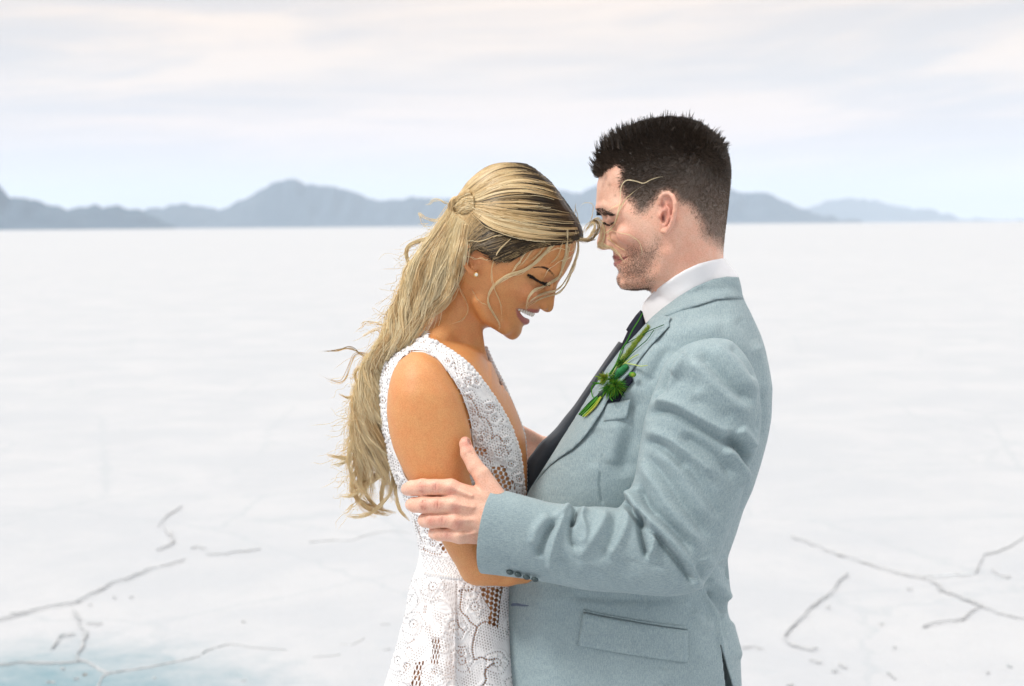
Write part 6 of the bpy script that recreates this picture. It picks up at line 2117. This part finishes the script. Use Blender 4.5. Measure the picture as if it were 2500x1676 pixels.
lap = c5((885, 458), (820, 530), (710, 640), (635, 740), (545, 880), (432, 1060), (330, 1220), (230, 1380), (108, 1568), (180, 1478), (250, 1400), (310, 1350), (400, 1290), (470, 1220), (540, 1125), (600, 1030), (640, 950), (720, 850), (790, 770), (850, 690), (905, 620), (960, 560), (1040, 478), (1036, 448), (1052, 418), (960, 400))
lapw = over(lambda q: JR.width(q[:, 0], q[:, 1]), 8, [(c5((790, 760), (640, 940), (540, 1120), (400, 1280)), 10, 7, 1), (c5((880, 460), (700, 650), (540, 880), (330, 1220), (120, 1550)), 9, -4, 1)])
def lap_w(q):
    d, _ = seg_dist(q, roll)
    w0 = JR.width(np.maximum(q[:, 0], JR.at(q[:, 1])[0] + 14), q[:, 1])
    return w0 - 7 - 9 * np.clip(d / 60, 0, 1) + 4 * np.exp(-(d / 8) ** 2)
cloth_patch('lapel', lap, lap_w, 4.5, m_suit, jacket, 6, rot=0.62)
col_j = c5((880, 462), (930, 412), (985, 366), (1100, 281), (1200, 221), (1330, 166), (1420, 150), (1497, 155), (1512, 210), (1527, 297), (1440, 296), (1350, 303), (1230, 342), (1130, 378), (1062, 411), (1010, 420), (960, 440))


def neck_w(q):
    """how the collars wrap the neck: from the throat out over the shoulder and round to the back"""
    u, v = q[:, 0], q[:, 1]
    uR = np.interp(v, [600, 631, 677, 731, 800], [1752, 1770, 1806, 1818, 1830])
    x = np.clip((u - (uR - 112)) / 112, 0, 1)
    y = np.clip(((uR - 112) - u) / 150, 0, 1)
    drop = np.clip((v - (795 - 0.62 * (u - 1575) + 0.0016 * (u - 1575) ** 2)) / 60, -1, 1.2)
    return -(6 + (104 + 22 * drop) * np.sqrt(1 - x * x) * (1 - 0.62 * y * y))


def shirt_w(q):
    return np.minimum(neck_w(q) + 4, -(HG.width(q[:, 0], q[:, 1]) + 5))


def both_sides(name, poly, wfun, thick, material, parent, rot=0.0, step=6.0):
    V1, F1 = patch(poly, wfun, thick, step)
    V2 = V1 * (1, 1, -1)
    n1 = len(V1)
    F2 = [[i + n1 for i in f[::-1]] for f in F1]
    V = np.vstack([V1, V2])
    cs, sn = math.cos(rot), math.sin(rot)
    return mesh_obj(name, V, F1 + F2, material, parent, cloth=np.column_stack([V[:, 0] * cs + V[:, 1] * sn, -V[:, 0] * sn + V[:, 1] * cs, V[:, 2]]))


both_sides('collar', col_j, lambda q: np.minimum(shirt_w(q) - 9, np.maximum(JR.width(q[:, 0], q[:, 1]), -150) - 8), 6, m_suit, jacket, rot=-0.5)
# strip that shows beyond the near lapel
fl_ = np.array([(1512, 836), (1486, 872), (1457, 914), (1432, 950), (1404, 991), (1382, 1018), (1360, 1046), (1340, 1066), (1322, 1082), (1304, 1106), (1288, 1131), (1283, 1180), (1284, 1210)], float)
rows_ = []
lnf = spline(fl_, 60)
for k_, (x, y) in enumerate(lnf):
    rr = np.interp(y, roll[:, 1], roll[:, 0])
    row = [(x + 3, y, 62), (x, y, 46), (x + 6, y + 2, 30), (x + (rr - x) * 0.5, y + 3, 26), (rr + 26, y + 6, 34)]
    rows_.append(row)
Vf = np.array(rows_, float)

# pockets
welt = c5((610, 988), (700, 972), (782, 962), (772, 1020), (757, 1086), (690, 1096), (604, 1107))
cloth_patch('breast_pocket', welt, over(jacket_w, 4), 4, m_suit, jacket, 5, rot=0.1)
flp = c6((745, 1078), (900, 1110), (1090, 1145), (1280, 1176), (1440, 1198), (1442, 1300), (1440, 1411), (1260, 1388), (1060, 1358), (860, 1325), (708, 1296), (728, 1180))
cloth_patch('pocket_flap', flp, over(jacket_w, 9), 8, m_suit, jacket, 6, rot=0.02)
jet = c6((747, 1056), (900, 1090), (1090, 1124), (1280, 1152), (1441, 1170), (1441, 1193), (1280, 1172), (1090, 1141), (900, 1106), (745, 1073))
cloth_patch('pocket_welt', jet, over(jacket_w, 4.5), 4, m_suit, jacket, 5, rot=0.02)
m_hole = plain_mat('buttonhole_silk', (0.17, 0.22, 0.31, 1), 0.7, 0.3, 0.4, 900)
bh = c6((262, 1012), (300, 1012), (390, 1026), (392, 1046), (300, 1036), (264, 1038))
cloth_patch('buttonhole', bh, over(jacket_w, 1.8), 2, m_hole, jacket, 4)

# shirt
m_shirt = plain_mat('white_cotton', (0.82, 0.82, 0.845, 1), 0.8, 0.25, 0.05, 500)
sh = c5((860, 358), (868, 326), (895, 292), (940, 245), (1000, 200), (1070, 150), (1140, 108), (1230, 66), (1320, 42), (1402, 28), (1450, 90), (1500, 160), (1420, 200), (1330, 230), (1200, 270), (1100, 330), (1000, 400), (900, 475), (884, 464), (868, 410))
shirt = both_sides('shirt', sh, shirt_w, 5, m_shirt, groom)
shirt['label'] = 'white shirt with a stiff collar'
# shirt front, inside the jacket
vv_ = np.linspace(770, 1700, 80)
rr = np.interp(vv_, roll[:, 1], roll[:, 0])
Gsh = np.zeros((80, 24, 3))
for j, a_ in enumerate(np.linspace(-math.pi / 2, math.pi / 2, 24)):
    Gsh[:, j, 0] = rr + 52 + 60 * (1 - math.cos(a_)) * 1.4
    Gsh[:, j, 1] = vv_
    Gsh[:, j, 2] = 150 * math.sin(a_)
mesh_obj('shirt_front', Gsh.reshape(-1, 3), grid_faces(80, 24, False), m_shirt, shirt)

# tie
m_tie = plain_mat('navy_silk', (0.006, 0.009, 0.028, 1), 0.45, 0.5, 0.3, 400)
kn = c5((848, 372), (820, 402), (795, 436), (772, 470), (752, 503), (762, 512), (740, 560), (712, 620), (700, 660), (740, 660), (800, 580), (885, 462), (872, 420), (860, 380))
tie = cloth_patch('tie', kn, lambda q: -8 - 14 * np.clip((q[:, 0] - 1520) / 50, 0, 1), 40, m_tie, groom, 5)
tie['label'] = 'dark navy tie with a small tight knot'
tb = []
for y in np.linspace(850, 1500, 50):
    x = np.interp(y, roll[:, 1], roll[:, 0])
    tb.append([(x + 22, y, -34), (x + 8, y, -16), (x + 3, y, 2), (x + 8, y, 20), (x + 22, y, 38)])
Vt = np.array(tb, float)
t2 = mesh_obj('front_strip', Vt.reshape(-1, 3), grid_faces(50, 5, False), m_tie, tie)  # navy blade of the tie inside the open front
md = t2.modifiers.new('thickness', 'SOLIDIFY'); md.thickness = 0.003; md.offset = 0

# dark slate strip down the open front, seen beyond the near lapel
m_strip = plain_mat('slate_strip', (0.075, 0.095, 0.12, 1), 0.5, 0.4, 0.3, 500)
flap_ = mesh_obj('front_strip', Vf.reshape(-1, 3), grid_faces(60, 5, False), m_strip, tie)
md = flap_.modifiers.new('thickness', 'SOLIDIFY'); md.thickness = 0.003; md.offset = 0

# pocket square
m_sq = plain_mat('navy_cotton', (0.006, 0.008, 0.020, 1), 0.8, 0.2, 0.3, 500)
sq = c5((612, 984), (650, 930), (690, 880), (740, 830), (790, 800), (800, 840), (760, 890), (728, 940), (712, 972))
psq = cloth_patch('pocket_square', sq, over(jacket_w, 10), 8, m_sq, groom, 5)
psq['label'] = 'black folded pocket square'

# trousers and shoes carry the figure on down to the salt
m_trs = m_suit
for s in (1, -1):
    TR = [(1330, 1700, 1720, 1700, -95 * s, 110), (1330, 1860, 1700, 1860, -100 * s, 112), (1370, 2100, 1650, 2100, -105 * s, 100), (1400, 2500, 1610, 2500, -110 * s, 78), (1420, 2900, 1590, 2900, -112 * s, 66), (1410, 3340, 1600, 3340, -115 * s, 62)]
    Gt = loft(TR, 80, 40)
    tr = mesh_obj('trouser_leg', Gt.reshape(-1, 3), grid_faces(80, 40), m_trs, groom, cloth=Gt.reshape(-1, 3) * (1, 1, 0))
    V, F = nets(lambda q: smin(smax(chain(q, [(1590, 3350, -115 * s, 56), (1480, 3372, -115 * s, 50), (1350, 3384, -118 * s, 46)], 8), q[:, 1] - 3404, 6), 9e3, 1), (1270, 3270, -115 * s - 80), (1680, 3420, -115 * s + 80), 8)
    mesh_obj('shoe', V, F, plain_mat('brown_leather', (0.06, 0.03, 0.015, 1), 0.35), groom)

# ---------------------------------------------------------------- a lock of her hair blown across his face
gro = lambda a: head_g(a)
ng = []


def wisp(pts, n_, r0, r1, lum, out=4.0, K2=40, wmin=None):
    ln = spline(pts, K2)
    q = on_surface(ln, gro, -190, out)
    w = q[:, 2].copy()
    w[w > -4] = -12
    w = np.minimum(w, -14)
    ker = np.hanning(13); ker /= ker.sum()
    w2_ = np.convolve(np.pad(w, 6, mode='edge'), ker, 'valid')
    q[:, 2] = np.minimum(w, w2_) - 1 if wmin is None else wmin
    ng.append(lock(q, max(2, int(n_ * 0.38)), r0 * 0.85, r1 * 0.9, lum, rng, rad=0.6, flat=0.5, spread_end=0.8, lumvar=0.22, frizz=1.5 if n_ > 12 else 0.6))


wisp(cn((-140, 560), (-40, 690), (60, 780), (130, 815), (230, 850), (330, 830), (420, 730), (480, 600), (440, 490), (380, 480), (300, 560), (210, 710)), 60, 5.5, 4.5, 0.35, wmin=-30)
wisp(cn((-60, 760), (60, 790), (150, 830), (240, 830), (320, 760), (400, 640), (410, 540), (360, 500), (290, 580), (230, 680)), 40, 4, 3, 0.75, wmin=-34)
wisp(cn((-40, 800), (100, 850), (250, 860), (420, 830), (480, 760)), 10, 3, 2, 0.5, wmin=-30)
wisp(cn((360, 500), (400, 450), (470, 430), (530, 480), (575, 600), (588, 740), (560, 860), (540, 930), (610, 945), (720, 985), (850, 1090), (920, 1180), (985, 1265)), 38, 4.2, 1.8, 1.2, 5)
wisp(cn((400, 470), (470, 470), (520, 560), (545, 680), (530, 800), (495, 900), (480, 970), (560, 985), (680, 990)), 26, 4.0, 2.2, 1.2, 5)
wisp(cn((500, 880), (520, 940), (600, 950), (680, 975)), 24, 3.5, 2.5, 1.15, 5)
wisp(cn((640, 790), (700, 830), (780, 900), (870, 975), (960, 1020), (1010, 1060)), 9, 1.8, 1.4, 1.0)
wisp(cn((600, 700), (680, 660), (760, 660), (850, 680), (950, 710), (1080, 745), (1180, 800), (1250, 850)) + cg((540, 1140), (545, 1200), (515, 1262)), 7, 1.6, 1.0, 1.05)
wisp(cn((640, 720), (690, 640), (760, 560), (820, 420), (850, 300), (880, 180), (900, 60)) + cg((375, 740), (380, 680), (410, 632), (450, 622), (505, 632), (560, 648), (620, 615), (680, 597), (715, 596)), 8, 1.8, 1.2, 1.05)
wisp(cn((660, 700), (730, 610), (800, 500), (840, 380), (900, 200), (1000, 60)) + cg((345, 905), (400, 790), (440, 750), (500, 700), (575, 655), (600, 640)), 6, 1.6, 1.0, 1.05)
wisp(cn((690, 250), (760, 210), (850, 170), (930, 190)), 3, 1.5, 1, 1.0)
wisp(cn((680, 730), (690, 800), (720, 840)), 5, 1.5, 1, 0.6)
wisp(cn((-60, 900), (0, 560), (30, 300), (50, 100)), 3, 1.5, 2.0, 0.5, wmin=-20)
wisp(c1((1210, 640), (1240, 560), (1280, 520), (1300, 400), (1230, 380), (1180, 430)), 3, 1, 2, 0.9, wmin=-20)
wisp(c1((1200, 600), (1180, 500), (1160, 420), (1150, 390)), 2, 1, 1, 0.5, wmin=-20)
add_strands('blown_strands', ng, bride, m_hair)

# ================================================================== the boutonniere
def jw(x, y):
    return float(lap_w(np.array([[x, y]]))[0])


bt = empty('boutonniere', tuple(P([(1500, 910, jw(1500, 910) - 8)])[0]))
tag(bt, 'green boutonniere of grasses and thistle pinned to the grey lapel', 'boutonniere')
m_green = attr_mat('green_plant', 0.8, 0.15)
gcol = dict(dark=(0.015, 0.09, 0.02), mid=(0.05, 0.22, 0.02), lime=(0.22, 0.38, 0.03), yel=(0.42, 0.42, 0.07), pale=(0.40, 0.50, 0.16))


def stem(name, pts, r0, r1, col_, off=8.0):
    ln = spline([p[:2] for p in pts], 30)
    w = np.array([jw(x, y) for x, y in ln])
    ker = np.hanning(9); ker /= ker.sum()
    w = np.convolve(np.pad(w, 4, mode='edge'), ker, 'valid') - off
    L3 = np.column_stack([ln, w])[None]
    V, F = tubes(L3, np.linspace(r0, r1, 30)[None], 6)
    cc = np.tile(np.array(gcol[col_]), (len(V), 1)) * rng.uniform(0.85, 1.15, (len(V), 1))
    return mesh_obj(name, V, F, m_green, bt, col=cc)


def tuft(name, centres, n_, ln_, r0, cols, dirs=None, spread=1.0, bias=(0, 0, -0.4), K_=4):
    c_ = np.asarray(centres, float)[rng.integers(0, len(centres), n_)] + rng.normal(0, 1.5, (n_, 3))
    d = rng.normal(0, 1, (n_, 3)) * spread + np.array(bias)
    if dirs is not None:
        d += np.array(dirs)
    cc = np.array([gcol[k] for k in cols])[rng.integers(0, len(cols), n_)] * rng.uniform(0.7, 1.3, (n_, 1))
    return hairs(name, c_, d, rng.uniform(0.6, 1.15, n_) * ln_, np.full(n_, r0), m_green, bt, col=cc, K_=K_, bend=tuple(rng.normal(0, 0.15, 3)))


# bundle of cut stems
for i, (a, b_, c_) in enumerate((((440, 1125), (330, 1230), (175, 1370)), ((450, 1130), (350, 1240), (200, 1385)), ((455, 1140), (360, 1260), (225, 1400)), ((430, 1120), (320, 1215), (190, 1355)),
                                 ((460, 1150), (380, 1270), (255, 1395)), ((445, 1135), (345, 1235), (215, 1372)), ((470, 1150), (400, 1250), (280, 1375)))):
    stem('stem', cb(a, b_, c_), 2.5, 2.3, ('mid', 'dark', 'lime', 'dark', 'yel', 'mid', 'dark')[i], 9 + (i % 3) * 3)
# long curling tendrils
for i, (pts, r_, c_) in enumerate(((cb((560, 860), (640, 740), (690, 620), (720, 540), (790, 430), (860, 290), (930, 180), (985, 80)), 1.4, 'mid'),
                                   (cb((585, 860), (660, 740), (720, 600), (760, 490), (850, 430), (960, 370), (1060, 310), (1150, 270), (1260, 225)), 1.2, 'dark'),
                                   (cb((600, 860), (690, 700), (740, 600)), 1.5, 'pale'), (cb((560, 880), (620, 780), (690, 680)), 1.2, 'dark'),
                                   (cb((740, 700), (880, 560), (960, 490), (1040, 420), (1130, 295)), 1.1, 'dark'), (cb((730, 740), (820, 670), (880, 630), (935, 605)), 1.6, 'pale'),
                                   (cb((760, 715), (890, 740), (960, 755), (1050, 745)), 1.3, 'pale'), (cb((450, 970), (370, 990), (335, 1040), (345, 1130), (370, 1160)), 1.5, 'mid'),
                                   (cb((450, 972), (400, 968), (345, 965)), 1.5, 'mid'), (cb((440, 905), (400, 885), (380, 890)), 1.3, 'lime'), (cb((520, 1070), (480, 1082), (430, 1078)), 1.6, 'mid'),
                                   (cb((565, 1100), (575, 1160), (605, 1200)), 1.3, 'mid'))):
    stem('tendril', pts, r_ * 1.3, r_ * 0.8, c_, 12)
# seed head of grass
ax_ = spline(cb((730, 690), (800, 590), (880, 480), (960, 380), (1060, 250)), 60)
wax = np.array([jw(x, y) for x, y in ax_]) - 12
cen_ = np.column_stack([ax_, wax])
M_ = 1900
ii = rng.integers(0, 60, M_)
tg = np.gradient(cen_, axis=0)[ii]
tg /= np.linalg.norm(tg, axis=1, keepdims=True)
d = tg * 0.9 + rng.normal(0, 1.0, (M_, 3))
cc = np.array([gcol['yel'], gcol['lime'], gcol['pale'], gcol['lime']])[rng.integers(0, 4, M_)] * rng.uniform(0.7, 1.2, (M_, 1))
hairs('grass_head', cen_[ii] + rng.normal(0, 1.2, (M_, 3)), d, rng.uniform(5, 13, M_) * np.interp(ii, [0, 25, 59], [1.1, 1.0, 0.6]), np.full(M_, 0.6), m_green, bt, col=cc, K_=3)
# thistle of green needles, mossy tuft
c0 = cb((565, 1030))[0][:2]; c2 = cb((500, 910))[0][:2]; c3_ = cb((650, 1000))[0][:2]
tuft('thistle', [(c0[0], c0[1], jw(*c0) - 14), (c3_[0], c3_[1], jw(*c3_) - 16)], 900, 27, 0.85, ('mid', 'mid', 'dark', 'lime'), spread=0.8, bias=(0.1, 0.1, -0.5))
tuft('moss', [(c2[0], c2[1], jw(*c2) - 14), (c2[0] + 6, c2[1] + 8, jw(*c2) - 14)], 900, 17, 0.8, ('yel', 'yel', 'lime', 'lime', 'mid'), spread=0.9)
c4_ = cb((720, 720))[0][:2]
tuft('moss', [(c4_[0], c4_[1], jw(*c4_) - 13)], 500, 15, 0.8, ('mid', 'lime', 'dark'), spread=0.9)
c5_ = cb((610, 930))[0][:2]
tuft('thistle', [(c5_[0], c5_[1], jw(*c5_) - 12), (c5_[0] + 10, c5_[1] - 10, jw(*c5_) - 12)], 360, 15, 0.8, ('mid', 'dark', 'lime'), spread=0.9)
# broad leaf pod
lp = [cb((640, 900))[0][:2], cb((700, 830))[0][:2], cb((770, 770))[0][:2]]
f_leaf = lambda q: chain(q, [(lp[0][0], lp[0][1], jw(*lp[0]) - 12, 5), (lp[1][0], lp[1][1], jw(*lp[1]) - 14, 9), (lp[2][0], lp[2][1], jw(*lp[2]) - 13, 8)], 4) + 0.7 * np.sin(q[:, 0] * 1.1) * np.sin(q[:, 1] * 1.3)
lo_ = np.array([min(p[0] for p in lp) - 20, min(p[1] for p in lp) - 20, jw(*lp[1]) - 45])
V, F = nets(f_leaf, lo_, lo_ + (75, 75, 60), 2.2, slack=2.5)
mesh_obj('seed_pod', V, F, m_green, bt, col=np.tile((0.03, 0.17, 0.06), (len(V), 1)) * rng.uniform(0.7, 1.3, (len(V), 1)))
c6_ = cb((862, 862))[0][:2]
V, F = uvsphere((c6_[0] - 1, c6_[1], jw(*c6_) - 12), (9.5, 6.5, 6.5), 12, 16, rot=0.1)
k_ = np.clip(1 - np.hypot(V[:, 0] - c6_[0], V[:, 1] - c6_[1] - 1) / 7, 0, 1)[:, None]
mesh_obj('bud', V, F, m_green, bt, col=np.array(gcol['mid']) * (1 - k_) + np.array(gcol['yel']) * k_)
# dark ribbon round the stems
V, F = uvsphere((*cb((470, 1105))[0][:2], jw(*cb((470, 1105))[0][:2]) - 12), (15, 8, 8), 10, 16, rot=-0.75)
mesh_obj('ribbon', V, F, plain_mat('dark_ribbon', (0.01, 0.03, 0.025, 1), 0.5), bt)
